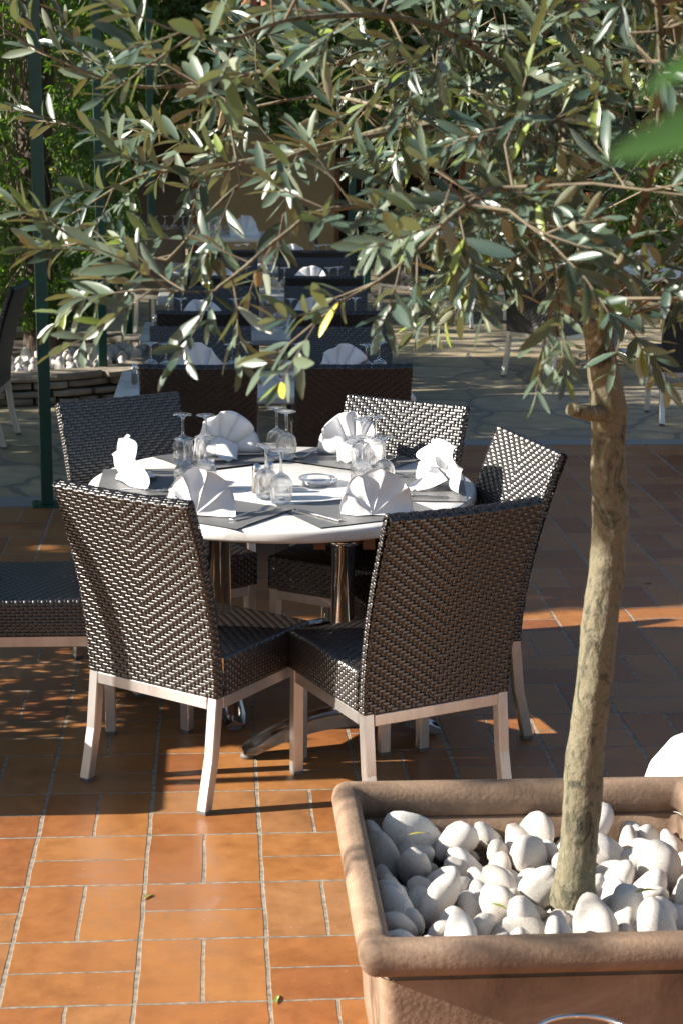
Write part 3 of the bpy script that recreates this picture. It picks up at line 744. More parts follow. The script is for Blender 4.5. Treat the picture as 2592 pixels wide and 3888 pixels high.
# ------------------------------------------------------------------ long tables behind
ORD = ['first', 'second', 'third', 'farthest']
for k in range(4):
    y0 = 3.79 + 1.82 * k; y1 = y0 + .72; x0 = .06 + .035 * k; x1 = x0 + 1.30; cx = (x0 + x1) / 2; cy = (y0 + y1) / 2
    t = empty('long_table', (cx, cy, 0)); tag(t, ORD[k] + ' long pale marble table behind the round one, between two pairs of wicker chairs', 'table', 'long marble tables in a row')
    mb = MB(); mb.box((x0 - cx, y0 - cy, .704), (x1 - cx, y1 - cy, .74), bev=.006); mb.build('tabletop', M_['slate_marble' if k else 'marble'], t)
    for sx in (-.42, .42):
        cm = MB(); cm.lathe([(.032, .08), (.032, .69), (.07, .695), (.07, .7035)], 20, M=Matrix.Translation((sx, 0, 0))); cm.build('column', M_['chrome'], t)
        fm = MB()
        for s in (-1, 1):
            for q in range(6):
                pass
        pts = [(sx, -.28 + .56 * i / 12, .095 - .078 * abs(-1 + 2 * i / 12) ** 2) for i in range(13)]
        fm.tube(pts, [.018 + .010 * (1 - abs(-1 + 2 * i / 12)) for i in range(13)], 8); fm.build('base', M_['cast'], t)
    for q, (nx, lab) in enumerate(((x0 + .36, 'nearer the posts'), (x1 - .33, 'nearer the paved aisle'))):
        napkin((k + q * 2) % 5, nx + .02 * (-1) ** k, cy + .04, ZT, pi + radians((-20, 14, 9, -12)[(k + q) % 4]), 'white fan folded napkin on the %s long table, %s' % (ORD[k], lab), 1.12)
        for j, (dx, dy) in enumerate(((-.215, .10), (-.145, .06), (.15, .05), (.215, .12))):
            glass(nx + dx, cy + dy, ZT, 'wine glass on the %s long table, %s, %s of four' % (ORD[k], lab, ('leftmost', 'second', 'third', 'rightmost')[j]), 1.0)
    if k in (0, 1):
        shaker(x0 + .075, cy - .02, ZT, 'glass salt shaker at the left end of the %s long table' % ORD[k], 1.0)
# buffet table far left
t = empty('buffet_table', (.25, 12.9, 0)); tag(t, 'white topped serving table with glasses and napkins between the far green posts', 'table')
mb = MB(); mb.box((-.75, -.4, .70), (.75, .4, .74), bev=.005); mb.build('tabletop', M_['marble'], t)
for x in (-.68, .68):
    for y in (-.34, .34):
        l = MB(); l.box((x - .02, y - .02, 0), (x + .02, y + .02, .6995), bev=.002); l.build('leg', M_['alu'], t)
for i, (x, y) in enumerate(((-.30, 12.7), (.78, 12.75), (.5, 13.1))):
    napkin(i, x, y, ZT, .5 * i, 'white folded napkin on the serving table between the far posts, ' + ('left one', 'right one', 'rear one')[i], 1.25)
for i in range(9):
    glass(-.05 + .085 * i, 12.85 + .05 * (i % 3), ZT, 'upturned wine glass clustered on the far serving table, %s from the left' % NW[i + 1])
# small round table and right table
def bistro(x, y, r, label):
    t = empty('bistro_table', (x, y, 0)); tag(t, label, 'table')
    mb = MB(); mb.lathe([(.001, .70), (r - .006, .70), (r, .706), (r, .734), (r - .006, .74), (.001, .74)], 48); mb.build('tabletop', M_['marble'], t)
    c = MB(); c.lathe([(.034, .07), (.034, .69), (.08, .695), (.08, .6995)], 20); c.build('column', M_['chrome'], t)
    f = MB()
    for s in range(4):
        a = s * pi / 2 + .6; f.tube([(cos(a) * q * .36, sin(a) * q * .36, .095 - .078 * q ** 2) for q in (0, .2, .4, .6, .8, 1)], [.028, .028, .026, .023, .02, .016], 8)
    f.build('base', M_['cast'], t)
bistro(2.85, 12.95, .5, 'small round pale table far back on the flagstones')
bistro(3.60, 9.65, .6, 'round table behind the olive trunk near the photo edge')
for i, (x, y) in enumerate(((2.75, 13.05), (3.3, 9.6), (3.75, 9.35))):
    napkin(i + 1, x, y, ZT, 1.0 + i, ('white folded napkin on the small far round table', 'bluish shaded napkin on the table behind the olive trunk, nearer the trunk', 'white napkin on the table behind the olive trunk, farther from the trunk')[i], 1.1)
for i in range(4):
    glass(3.35 + .12 * i, 9.9, ZT, 'upturned wine glass on the table behind the olive trunk, %s of four' % ('first', 'second', 'third', 'last')[i])

# ------------------------------------------------------------------ green posts
def post(x, y, label, h=2.75, a=.030, rz=.12):
    t = empty('green_post', (x, y, 0), rz); tag(t, label, 'post', 'green painted pergola posts')
    m = MB(); m.box((-a, -a, .0065), (a, a, h), bev=.003); m.build('shaft', M_['post'], t)
    b = MB(); b.box((-.075, -.075, 0), (.075, .075, .006), bev=.001); b.build('base_plate', M_['post'], t)
    for sx in (-1, 1):
        for sy in (-1, 1):
            k = MB(); k.lathe([(.008, .0062), (.008, .012), (.001, .0125)], 6, M=Matrix.Translation((sx * .055, sy * .055, 0)), smooth=False); k.build('bolt', M_['post'], t)
post(-.345, 4.93, 'nearest dark green square post standing at the edge of the tiles')
post(-.27, 8.25, 'green post in front of the round stone bed, second in the row')
post(-.20, 10.48, 'third green post in the row, at the rear of the stone bed')
post(-.06, 12.0, 'farthest green post in the row, before the serving table')
post(-1.15, 1.215, 'green post out at the side whose shadow crosses the sunlit chair back', a=.021, rz=0)

# ------------------------------------------------------------------ terracotta planter and olive
def rnd_rect(hx, hy, r, n=5):
    pts = []
    for (cx, cy, a0) in ((hx - r, hy - r, 0), (-hx + r, hy - r, pi / 2), (-hx + r, -hy + r, pi), (hx - r, -hy + r, 3 * pi / 2)):
        for k in range(n + 1): a = a0 + (pi / 2) * k / n; pts.append((cx + r * cos(a), cy + r * sin(a)))
    return pts
def planter(x, y, w_, d_, h, label, rz=0.0):
    t = empty('terracotta_planter', (x, y, 0), rz); tag(t, label, 'planter')
    hx, hy = w_ / 2, d_ / 2
    def loft(mb, secs, close=False):
        o = len(mb.v); n = None
        for (ax, ay, r, z) in secs:
            ps = rnd_rect(ax, ay, r); n = len(ps)
            for k, (px, py) in enumerate(ps):
                f = .0014 * noise.noise(Vector((px * 8, py * 8, z * 9)))
                mb.v.append((px * (1 + f / ax), py * (1 + f / ay), z + f))
        for i in range(len(secs) - 1):
            for k in range(n): mb.face((o + i * n + k, o + i * n + (k + 1) % n, o + (i + 1) * n + (k + 1) % n, o + (i + 1) * n + k), 0, True)
        return o, n
    rim = MB(); pr = []
    W = .060; R = .033                                  # rolled rim: width of the top, height
    for k in range(13):
        a = -pi / 2 + pi * k / 12                       # outer roll from below to top
        pr.append((hx - .022 + .022 * cos(a), hy - .022 + .022 * cos(a), h - R + R * sin(a)))
    pr += [(hx - W + .018, hy - W + .018, h + .001), (hx - W + .006, hy - W + .006, h - .006), (hx - W, hy - W, h - .022), (hx - W - .002, hy - W - .002, h - .055), (hx - W + .010, hy - W + .010, h - .0745)]
    loft(rim, [(a, b, max(.014, .035 - (hx - a)), z) for a, b, z in pr]); rim.build('rim', M_['terra'], t)
    body = MB(); bx, by = hx - .038, hy - .038; tp = .035
    secs = [(bx - tp - .02, by - tp - .02, .02, .0), (bx - tp, by - tp, .03, .012), (bx - tp * .5, by - tp * .5, .03, h * .5), (bx, by, .03, h - .0845)]
    loft(body, secs)
    o, n = loft(body, [(bx - .002, by - .002, .03, h - .0842), (hx - .0515, hy - .0515, .02, h - .0735), (hx - .058, hy - .058, .02, h - .079), (hx - .060, hy - .060, .02, h - .16), (hx - .066, hy - .066, .02, h - .30)])
    body.build('body', M_['terra'], t)
    s = MB(); n2 = 14; sx, sy = bx - .024, by - .024
    o = 0
    for i in range(n2 + 1):
        for j in range(n2 + 1): s.v.append((-sx + 2 * sx * i / n2, -sy + 2 * sy * j / n2, h - .150 + .01 * noise.noise(Vector((i * .7, j * .7, 1)))))
    for i in range(n2):
        for j in range(n2): b = i * (n2 + 1) + j; s.face((b, b + n2 + 1, b + n2 + 2, b + 1), 0, True)
    s.build('soil', M_['soil'], t)
    return t
PX, PY, PW, PH = 1.165, -.325, .835, .505
planter(PX, PY, PW, .80, PH, 'square terracotta planter with rolled rim full of white pebbles around the olive trunk')
def pebble_proto(seed):
    rnd = random.Random(seed); import bmesh
    bm = bmesh.new(); bmesh.ops.create_icosphere(bm, subdivisions=3, radius=1)
    off = Vector((seed * 3.1, seed * 1.7, 0)); fl = rnd.uniform(.40, .60); pw = rnd.uniform(.52, .74)
    for v in bm.verts:
        p = v.co.copy(); s = 1 + .26 * noise.noise(p * .8 + off) + .07 * noise.noise(p * 2.3 + off) + .03 * noise.noise(p * 6 + off)
        v.co = Vector((p.x * pw * s, p.y * fl * s, p.z * s * (1 + .12 * p.x)))
    me = bpy.data.meshes.new('pebble'); bm.to_mesh(me); bm.free(); me.materials.append(M_['pebble'])
    for q in me.polygons: q.use_smooth = True
    return me
PEB = [pebble_proto(k + 1) for k in range(16)]
rp = random.Random(21)
def pebble(x, y, z, s, tilt, label, group):
    o = bpy.data.objects.new('pebble', rp.choice(PEB)); C.objects.link(o); o.location = (x, y, z)
    o.rotation_euler = (rp.uniform(-tilt, tilt), rp.uniform(-tilt, tilt), rp.uniform(0, 6.28)); o.scale = (s, s, s)
    tag(o, label, 'pebble', group)
TB = Vector((1.203, -.43))
placed = []
hx, hy = PW / 2 - .088, .40 - .088
tries = 0
while len(placed) < 150 and tries < 30000:
    tries += 1
    x = PX + rp.uniform(-hx, hx); y = PY + rp.uniform(-hy, hy); s = rp.choice([.040, .050, .058, .064, .072])
    lay = 0 if len(placed) < 62 else 1
    if (Vector((x, y)) - TB).length < .034 + s * .8: continue
    if any((Vector((x, y)) - Vector((a, b))).length < (s + c) * (.74 if lay == 0 else .66) for a, b, c, l in placed if l == lay): 
        if lay == 0 and tries > 9000: placed.append((9, 9, .01, 0)) if False else None
        if lay == 0 and tries > 6000:
            while len(placed) < 62: placed.append((99 + len(placed), 99, .01, 0))
        continue
    placed.append((x, y, s, lay))
plist = []
for x, y, s, lay in placed:
    if x > 50: continue
    z = PH - .185 + s * .80 + max(0, (PY + .05 - y)) * .12 + (0 if lay == 0 else .035 + rp.uniform(-.006, .014))
    plist.append((x, y, z, s, lay))
for lay in (0, 1):
    rows = {}
    for q in plist:
        if q[4] == lay: rows.setdefault(int((q[1] - (PY - hy)) / (2 * hy) * 7.99), []).append(q)
    for k, r_ in rows.items():
        for i, q in enumerate(sorted(r_)):
            pebble(q[0], q[1], q[2], q[3], .9, 'white pebble, %s layer, %s row from front rim, %s from left' % ('lower' if lay == 0 else 'top', NW[k + 1], NW[i + 1]), 'white pebbles in the planter')

def leaf_pts(mb, P, d, n, L_, W_, tone, tones, curl=.15, two=True):
    d = d.normalized(); s = d.cross(n)
    if s.length < 1e-4: s = Vector((1, 0, 0))
    s.normalize(); n = s.cross(d).normalized()
    o = len(mb.v)
    prof = [(.0, .07), (.16, .55), (.42, .96), (.74, .90), (.93, .42), (1.0, .05)]
    bend = .10 * sin(P.x * 913 + P.y * 517 + P.z * 311); tw = .5 * sin(P.x * 733 + P.z * 411)
    for t_, w_ in prof:
        c = P + d * (L_ * t_) - n * (curl * L_ * t_ * t_) + s * (bend * L_ * t_ * t_)
        k_ = tw * t_; mb.v.append(tuple(c - s * W_ * w_ / 2 + n * W_ * (.17 - k_ * .5) * w_)); mb.v.append(tuple(c)); mb.v.append(tuple(c + s * W_ * w_ / 2 + n * W_ * (.17 + k_ * .5) * w_))
    for k in range(5):
        b = o + 3 * k
        mb.face((b, b + 1, b + 4, b + 3), 0, True); mb.face((b + 1, b + 2, b + 5, b + 4), 0, True); tones.append(tone); tones.append(tone)

def olive(tr_pts, tr_rad, limbs, n_twigs, label, seed, region=None, leafsz=1.0, sp=.033, stub=None, crown_c=None, origin=None):
    rnd = random.Random(seed)
    root = empty('olive_tree', tr_pts[0]); tag(root, label, 'olive tree')
    base = Vector(tr_pts[0])
    tm = MB()
    # trunk with lumps
    pts = []; rad = []
    for i in range(len(tr_pts) - 1):
        a, b = Vector(tr_pts[i]), Vector(tr_pts[i + 1]); m_ = 16
        for q in range(m_):
            f = q / m_; p = a.lerp(b, f)
            p += Vector((noise.noise(p * 6) * .007, noise.noise(p * 6 + Vector((5, 5, 5))) * .006, 0)); pts.append(p)
            rr = tr_rad[i] + (tr_rad[i + 1] - tr_rad[i]) * f; rad.append(rr * (1 + .07 * noise.noise(p * 14)))
    pts.append(Vector(tr_pts[-1])); rad.append(tr_rad[-1])
    tm.tube([p - base for p in pts], rad, 36)
    cen = [p - base for p in pts]
    for vi in range(len(tm.v)):
        c_ = cen[min(vi // 36, len(cen) - 1)]; q = Vector(tm.v[vi]); o_ = q - c_
        k_ = .07 * noise.noise(Vector((q.x * 26, q.y * 26, q.z * 7))) + .045 * noise.noise(q * 60) + .035 * noise.noise(Vector((q.x * 110, q.y * 110, q.z * 30)))
        kn = noise.noise(q * 11 + Vector((3, 1, 7)));  k_ += .35 * max(0, kn - .42)
        q = c_ + o_ * (1 + k_); tm.v[vi] = (q.x, q.y, q.z)
    if stub: tm.tube([Vector(p) - base for p in stub], [.017, .014, .012][:len(stub)], 10)
    tm.build('trunk', M_['bark'], root)
    bm_ = MB(); lm = MB(); tones = []; twm = MB()
    lines = []
    for (pl, r0_, r1_) in limbs:
        P = [Vector(p) for p in pl]; sm = []
        for i in range(len(P) - 1):
            p0 = P[max(i - 1, 0)]; p1 = P[i]; p2 = P[i + 1]; p3 = P[min(i + 2, len(P) - 1)]
            for q in range(5):
                t_ = q / 5
                sm.append(.5 * ((2 * p1) + (p2 - p0) * t_ + (2 * p0 - 5 * p1 + 4 * p2 - p3) * t_ ** 2 + (3 * p1 - p0 - 3 * p2 + p3) * t_ ** 3))
        sm.append(P[-1]); n = len(sm)
        bm_.tube([p - base for p in sm], [(r0_ + (r1_ - r0_) * (i / (n - 1)) ** .6) * (.78 + .12 * noise.noise(p_ * 30)) for i, p_ in enumerate(sm)], 8)
        lines.append(sm)
    def sprig(P, d, length, r=.0016, sag=.25):
        p = P.copy(); d = d.normalized(); pts = [p.copy()]; step = .0225 * leafsz; n = max(3, int(length / step)); roll = rnd.random() * 6
        ti = rnd.uniform(0, .93)
        for k in range(n):
            d = (d + Vector((rnd.gauss(0, .05), rnd.gauss(0, .05), rnd.gauss(0, .05) - sag * .06))).normalized()
            p = p + d * step; pts.append(p.copy())
            if k < 1: continue
            ref = Vector((0, 0, 1)) if abs(d.z) < .9 else Vector((1, 0, 0))
            a = d.cross(ref).normalized(); b = d.cross(a).normalized(); roll += pi / 2 + rnd.gauss(0, .25)
            taper = 1 - .35 * (k / n)
            for s in (0, pi):
                if rnd.random() < .12: continue
                side = a * cos(roll + s) + b * sin(roll + s)
                ld = (d * rnd.uniform(.65, .95) + side * rnd.uniform(.5, .8) + Vector((0, 0, rnd.gauss(.10, .08)))).normalized()
                nn = (d * .35 + Vector((rnd.gauss(-.30, .34), rnd.gauss(-.25, .34), rnd.gauss(.70, .28)))).normalized()
                L_ = rnd.uniform(.056, .094) * leafsz * taper; tone = min(.93, max(0, ti * .7 + rnd.uniform(0, .3)))
                if rnd.random() < .005: tone = 1.0
                elif rnd.random() < .05: tone = .965
                leaf_pts(lm, p - base, ld, nn, L_, L_ * rnd.uniform(.20, .28), tone, tones, curl=rnd.uniform(-.05, .22))
        leaf_pts(lm, p - base, d, Vector((rnd.gauss(0, 1), rnd.gauss(0, 1), 1)), .045 * leafsz, .011 * leafsz, .5, tones)
        m_ = len(pts); sub = pts[::2] + ([pts[-1]] if m_ % 2 == 0 else [])
        twm.tube([q - base for q in sub], [r * (1 - .6 * i / len(sub)) for i in range(len(sub))], 4, caps=False)
    # sprigs along every limb
    for sm in lines:
        tot = sum((sm[i + 1] - sm[i]).length for i in range(len(sm) - 1)); acc = 0
        for i in range(3, len(sm) - 1):
            seg = (sm[i + 1] - sm[i]); acc += seg.length
            frac = i / len(sm)
            while acc > sp:
                acc -= sp
                if rnd.random() < .25 * (1 - frac): continue
                d = seg.normalized(); o = Vector((rnd.gauss(0, 1), rnd.gauss(0, 1), rnd.gauss(-.05, .8))); o = (o - d * o.dot(d)).normalized()
                sprig(sm[i] + seg * rnd.random(), d * rnd.uniform(.5, 1.1) + o, rnd.uniform(.08, .20), sag=rnd.uniform(-1.0, .5))
        sprig(sm[-1], sm[-1] - sm[-2], .10)
    # free twigs that fill the crown, each rooted on the nearest limb
    allp = [p for sm in lines for p in sm[4:]]
    for _ in range(n_twigs):
        q = region(rnd)
        if q is None: continue
        near = min(allp, key=lambda a: (a - q).length_squared)
        if (near - q).length > .7: continue
        v = q - near
        mid = near + v * .5 + Vector((rnd.gauss(0, .03), rnd.gauss(0, .03), rnd.gauss(.03, .03)))
        twm.tube([near - base, mid - base, q - base], [.0030, .0022, .0015], 5, caps=False)
        dd = (q - mid).normalized()
        sprig(q, dd + Vector((rnd.gauss(0, .45), rnd.gauss(0, .45), rnd.gauss(-.15, .4))), rnd.uniform(.10, .24), sag=rnd.uniform(-.5, 1.1))
        for _k in range(3):
            if rnd.random() < .8: sprig(mid.lerp(q, rnd.uniform(.1, .9)), dd * .6 + Vector((rnd.gauss(0, .8), rnd.gauss(0, .8), rnd.gauss(0, .7))), rnd.uniform(.07, .17), sag=rnd.uniform(0, 1.5))
    bm_.build('limbs', M_['bark'], root)
    twm.build('twigs', M_['twig'], root)
    cr = lm.build('crown', M_['oleaf'], root); set_tone(cr, tones); cr['kind'] = 'stuff'
    return len(lm.f)

TRUNK = [(1.208, -0.415, 0.38), (1.199, -0.445, 0.50), (1.196, -0.475, 0.73), (1.198, -0.50, 0.905), (1.212, -0.5, 1.111), (1.215, -0.5, 1.235), (1.207, -0.5, 1.358), (1.202, -0.5, 1.447), (1.19, -0.5, 1.534), (1.176, -0.5, 1.612)]
TRAD = [.047, .039, .0345, .034, .033, .033, .031, .033, .027, .024]
LA = [(1.176, -0.5, 1.612), (1.148, -0.45, 1.739), (1.057, -0.4, 1.875), (0.884, -0.35, 1.945), (0.673, -0.3, 1.899), (0.489, -0.3, 1.864), (0.366, -0.3, 1.849), (0.274, -0.3, 1.8)]
LB = [(0.896, -0.35, 1.943), (0.696, -0.5, 1.912), (0.589, -0.55, 1.876), (0.51, -0.55, 1.82), (0.427, -0.6, 1.732), (0.399, -0.6, 1.723), (0.29, -0.6, 1.737), (0.218, -0.6, 1.79)]
LC = [(1.148, -0.45, 1.739), (0.89, -0.7, 1.822), (0.677, -0.8, 1.819), (0.6, -0.85, 1.782), (0.542, -0.85, 1.734), (0.504, -0.85, 1.705), (0.482, -0.85, 1.695), (0.385, -0.85, 1.698)]
LD = [(1.148, -0.5, 1.682), (0.948, -0.9, 1.853), (0.849, -1.0, 1.83), (0.793, -1.0, 1.775), (0.736, -1.0, 1.73), (0.685, -1.0, 1.70), (0.64, -1.0, 1.665)]
LE = [(1.176, -0.5, 1.612), (1.129, -0.4, 1.86), (0.9, -0.3, 2.041), (0.666, -0.2, 2.048), (0.469, -0.1, 2.015), (0.336, -0.1, 2.009), (0.196, -0.1, 2.056), (0.091, -0.1, 2.115)]
LH = [(1.176, -0.5, 1.612), (1.135, -0.5, 1.789), (1.108, -0.4, 1.974), (1.056, -0.3, 2.166), (0.987, -0.2, 2.325)]
LI = [(1.176, -0.5, 1.612), (1.225, -0.6, 1.833), (1.194, -0.8, 2.011), (1.12, -1.0, 2.189)]
LJ = [(1.176, -0.5, 1.612), (1.298, -0.4, 1.688), (1.517, -0.2, 1.771), (1.755, 0.0, 1.848)]
LK = [(1.148, -0.45, 1.739), (1.017, -0.8, 1.767), (1.007, -0.9, 1.70), (1.012, -0.9, 1.67)]
LL = [(1.298, -0.4, 1.688), (1.182, -0.7, 1.650), (1.171, -0.7, 1.61)]
LM = [(1.517, -0.2, 1.771), (1.382, -0.3, 1.70), (1.313, -0.3, 1.63)]
LN = [(1.108, -0.4, 1.974), (0.86, -0.6, 2.106), (0.634, -0.8, 2.108), (0.514, -0.9, 2.071), (0.425, -0.9, 2.088)]
LO = [(0.884, -0.35, 1.945), (0.728, 0.0, 1.993), (0.521, 0.1, 1.957), (0.325, 0.1, 1.902), (0.175, 0.1, 1.94)]
LIMBS = [(LA, .014, .003), (LB, .007, .0022), (LC, .008, .002), (LD, .007, .002), (LE, .012, .0022), (LH, .018, .008), (LI, .014, .006), (LJ, .014, .005),
         (LK, .005, .002), (LL, .006, .002), (LM, .005, .002), (LN, .009, .0025), (LO, .006, .002)]
def region_main(r):
    # ellipsoidal crown, hollow towards its lower left
    x = r.uniform(.25, 2.1); y = r.uniform(-1.25, .45); z = r.uniform(1.60, 2.75)
    lo = 1.66 + max(0, (.95 - x)) * .42
    if z < lo: return None
    if (x - 1.15) ** 2 / 1.0 + (y + .4) ** 2 / .75 + (z - 2.1) ** 2 / .6 > 1: return None
    if x < .8 and r.random() < .82: return None
    return Vector((x, y, z))
olive(TRUNK, TRAD, LIMBS, 350, 'olive tree with bare mottled trunk and silvery crown growing from the square planter', 5, region_main,
      stub=[(1.203, -0.5, 1.439), (1.155, -0.55, 1.449), (1.118, -0.575, 1.460)])
# second olive in its own pot, out of the frame towards the sun
SX, SY = -2.6, -.55
planter(SX, SY, .7, .7, .48, 'smaller terracotta planter holding the second olive beyond the photo edge')
pb = MB()
def reg2(r):
    x, y, z = r.gauss(0, .38), r.gauss(0, .30), r.gauss(0, .38)
    if abs(y) > .55: return None
    return Vector((SX + x, SY + y, 2.05 + z))
tr2 = [(SX, SY, .32), (SX + .03, SY, .8), (SX - .02, SY, 1.3), (SX, SY, 1.7)]
olive(tr2, [.035, .032, .03, .024], [([(SX, SY, 1.7), (SX + .3, SY + .1, 2.0), (SX + .5, SY + .15, 2.3)], .014, .004), ([(SX, SY, 1.7), (SX - .3, SY - .1, 2.0), (SX - .5, SY, 2.3)], .014, .004),
      ([(SX, SY, 1.7), (SX + .05, SY + .25, 2.0), (SX, SY + .4, 2.4)], .012, .004), ([(SX, SY, 1.7), (SX, SY - .25, 2.0), (SX, SY - .35, 2.4)], .012, .004)], 9,
      'second olive tree standing beyond the photo edge towards the sun', 9, reg2, sp=.19)
planter(-.86, 1.30, .56, .56, .45, 'unseen low terracotta planter added to shade the tiles by the sunlit chair')  # added out of view so its shadow covers the tiles at the left

# ------------------------------------------------------------------ creeper covered trunks, hedges, trees
def ivy_leaf(mb, P, d, n, s, tone, tones, rnd, k=3):
    d = d.normalized(); sd_ = d.cross(n)
    if sd_.length < 1e-3: sd_ = Vector((1, 0, 0))
    sd_.normalize(); n = sd_.cross(d).normalized()
    for q in range(k):
        a = (q - (k - 1) / 2) * .85; dd = d * cos(a) + sd_ * sin(a); ss = d.cross(n) * cos(a) * 1.0 - d * sin(a)
        L_ = s * (1 - .18 * abs(a)); W_ = L_ * .21; o = len(mb.v)
        tip = P + dd * L_ - n * L_ * .22; mid = P + dd * L_ * .5
        mb.v += [tuple(P), tuple(mid - ss * W_ + n * W_ * .3), tuple(tip), tuple(mid + ss * W_ + n * W_ * .3)]
        mb.face((o, o + 1, o + 2, o + 3)); tones.append(tone)
def foliage(name, label, cat, gen, count, size, seed, parent=None, mtl='ivy', group=None, loc=(0, 0, 0), k=3, kind=None, up_=.2):
    rnd = random.Random(seed); mb = MB(); tones = []
    c = 0; tr = 0
    while c < count and tr < count * 6:
        tr += 1
        r = gen(rnd)
        if r is None: continue
        P, n = r; c += 1
        d = (Vector((rnd.gauss(0, .7), rnd.gauss(0, .7), -.8)) + n * .25).normalized()
        nn = (n + Vector((rnd.gauss(0, .5), rnd.gauss(0, .5), rnd.gauss(up_, .4)))).normalized()
        tone = min(.9, max(0, .45 + .5 * noise.noise(P * 1.3) + rnd.gauss(0, .2)))
        if rnd.random() < .02: tone = 1
        ivy_leaf(mb, P - Vector(loc), d, nn, size * rnd.uniform(.65, 1.25), tone, tones, rnd, k)
    ob = mb.build(name, M_[mtl], parent, loc if parent is None else None); set_tone(ob, tones)
    if parent is None: tag(ob, label, cat, group, kind)
    return ob
def ivy_column(x, y, r0_, r1_, z0, z1, count, label, seed, trunk_r=.13, size=.065, sq=1.0):
    t = empty('creeper_tree', (x, y, 0)); tag(t, label, 'tree', 'creeper covered trees round the terrace')
    tm = MB(); tm.tube([(0, 0, .0), (.03, 0, .6), (-.02, .02, 1.4), (.04, 0, 2.4), (0, .03, z1)], [trunk_r * 1.15, trunk_r, trunk_r * .95, trunk_r * .9, trunk_r * .7], 14); tm.build('trunk', M_['darkbark'], t)
    def gen(r):
        z = r.uniform(z0, z1); f = (z - z0) / (z1 - z0); a = r.uniform(0, 2 * pi)
        R = (r0_ + (r1_ - r0_) * f) * (1 + .35 * noise.noise(Vector((cos(a) * 1.3 + seed, sin(a) * 1.3, z * 1.5))))
        if z < z0 + .35: R *= (.5 + 1.4 * (z - z0))
        if abs(R * cos(a) - .02) < trunk_r * 1.25 and sin(a) < 0 and z > .8 and r.random() < .9: return None
        q = R * (1 - .35 * r.random() ** 2)
        n = Vector((cos(a), sin(a), 0))
        if noise.noise(Vector((cos(a) * 3, sin(a) * 3 + seed, z * 2.6))) < -.28: return None
        return Vector((q * cos(a) * sq, q * sin(a), z)), n
    foliage('creeper', '', '', gen, count, size, seed, parent=t)['kind'] = 'stuff'
    # bare vine stems
    vm = MB(); rr = random.Random(seed)
    for i in range(26):
        a = rr.uniform(0, 6.28); pts = []; R = trunk_r + rr.uniform(.03, r0_ * .7)
        z = z0 + rr.uniform(-.1, .3)
        while z < z1 and len(pts) < 14:
            pts.append((R * cos(a), R * sin(a), z)); z += rr.uniform(.12, .28); a += rr.gauss(0, .25); R = max(trunk_r, R + rr.gauss(0, .06))
        if len(pts) > 2: vm.tube(pts, .006, 4, caps=False)
    vm.build('vine_stems', M_['twig'], t)
ivy_column(-.76, 9.0, .62, .80, .42, 4.2, 9000, 'dark trunk wrapped in green creeper rising from the round stone bed', 3)
ivy_column(-1.55, 12.6, .7, .9, .1, 4.4, 5000, 'second creeper covered trunk farther back between the posts', 8, size=.07)
# creeper hanging over the pergola beams behind the olive crown
def hang(x0, x1, y, z0, z1, dep, sd_):
    def gen(r):
        x = r.uniform(x0, x1); z = z0 + (z1 - z0) * (r.random() ** .8)
        lo = z0 + .55 * (noise.noise(Vector((x * .9, sd_, 0))) + .4)
        if z < lo: return None
        yy = y + r.uniform(-dep, dep) * (.6 + .6 * noise.noise(Vector((x, z, sd_))))
        if noise.noise(Vector((x * 1.7, yy, z * 1.7 + sd_))) < -.3: return None
        return Vector((x, yy, z)), Vector((0, -1, .15))
    return gen
def trellis(name_label, x0, x1, y, z0, z1, dep, cnt, sd_, size=.085):
    t = empty('creeper_trellis', ((x0 + x1) / 2, y, 0)); tag(t, name_label, 'hedge'); ox = Vector(((x0 + x1) / 2, y, 0))
    g0 = hang(x0, x1, y, z0, z1, dep, sd_)
    def gen(r):
        q = g0(r)
        return None if q is None else (q[0] - ox, q[1])
    foliage('foliage', '', '', gen, cnt, size, sd_, parent=t)['kind'] = 'stuff'
    w_ = MB()
    for x in (x0 + .1, x1 - .1): w_.box((x - ox.x - .035, .02, 0), (x - ox.x + .035, .09, z1), bev=.003)
    for z in (z1 - .25, (z0 + z1) / 2 + .1): w_.box((x0 - ox.x, -.045, z), (x1 - ox.x, .0195, z + .07), bev=.003)
    w_.build('trellis_frame', M_['post'], t)
trellis('dark creeper hanging from the far beam above the buffet', -.9, 2.0, 14.2, 1.42, 4.0, .45, 12000, 11)
trellis('creeper screen above the far tables with reddish sprays', 2.0, 5.2, 14.6, 1.55, 4.0, .5, 12000, 17)
# far shrubs and flowers at the right
def shrub(x, y, r, h, cnt, label, sd_, mtl='ivy', size=.07):
    t = empty('shrub', (x, y, 0)); tag(t, label, 'shrub')
    def gen(q):
        v = Vector((q.gauss(0, 1), q.gauss(0, 1), q.gauss(0, 1))).normalized(); f = (.55 + .45 * q.random()) * (1 + .3 * noise.noise(v * 2 + Vector((sd_, 0, 0))))
        P = Vector((v.x * r * f, v.y * r * f, h * .55 + v.z * h * .45 * f))
        return (P, v) if P.z > .02 else None
    foliage('foliage', '', '', gen, cnt, size, sd_, parent=t, mtl=mtl)['kind'] = 'stuff'
    s = MB()
    for i in range(5): a = i * 1.3; s.tube([(0, 0, 0), (cos(a) * r * .3, sin(a) * r * .3, h * .4), (cos(a) * r * .5, sin(a) * r * .5, h * .75)], [.03, .02, .008], 6)
    s.build('stems', M_['darkbark'], t)
shrub(5.0, 13.2, .8, 1.9, 3500, 'bushy green shrub by the far brick wall', 31)
shrub(-3.2, 12.5, 1.4, 3.2, 5000, 'large shrub filling the gap beyond the creeper trunks', 33, size=.09)

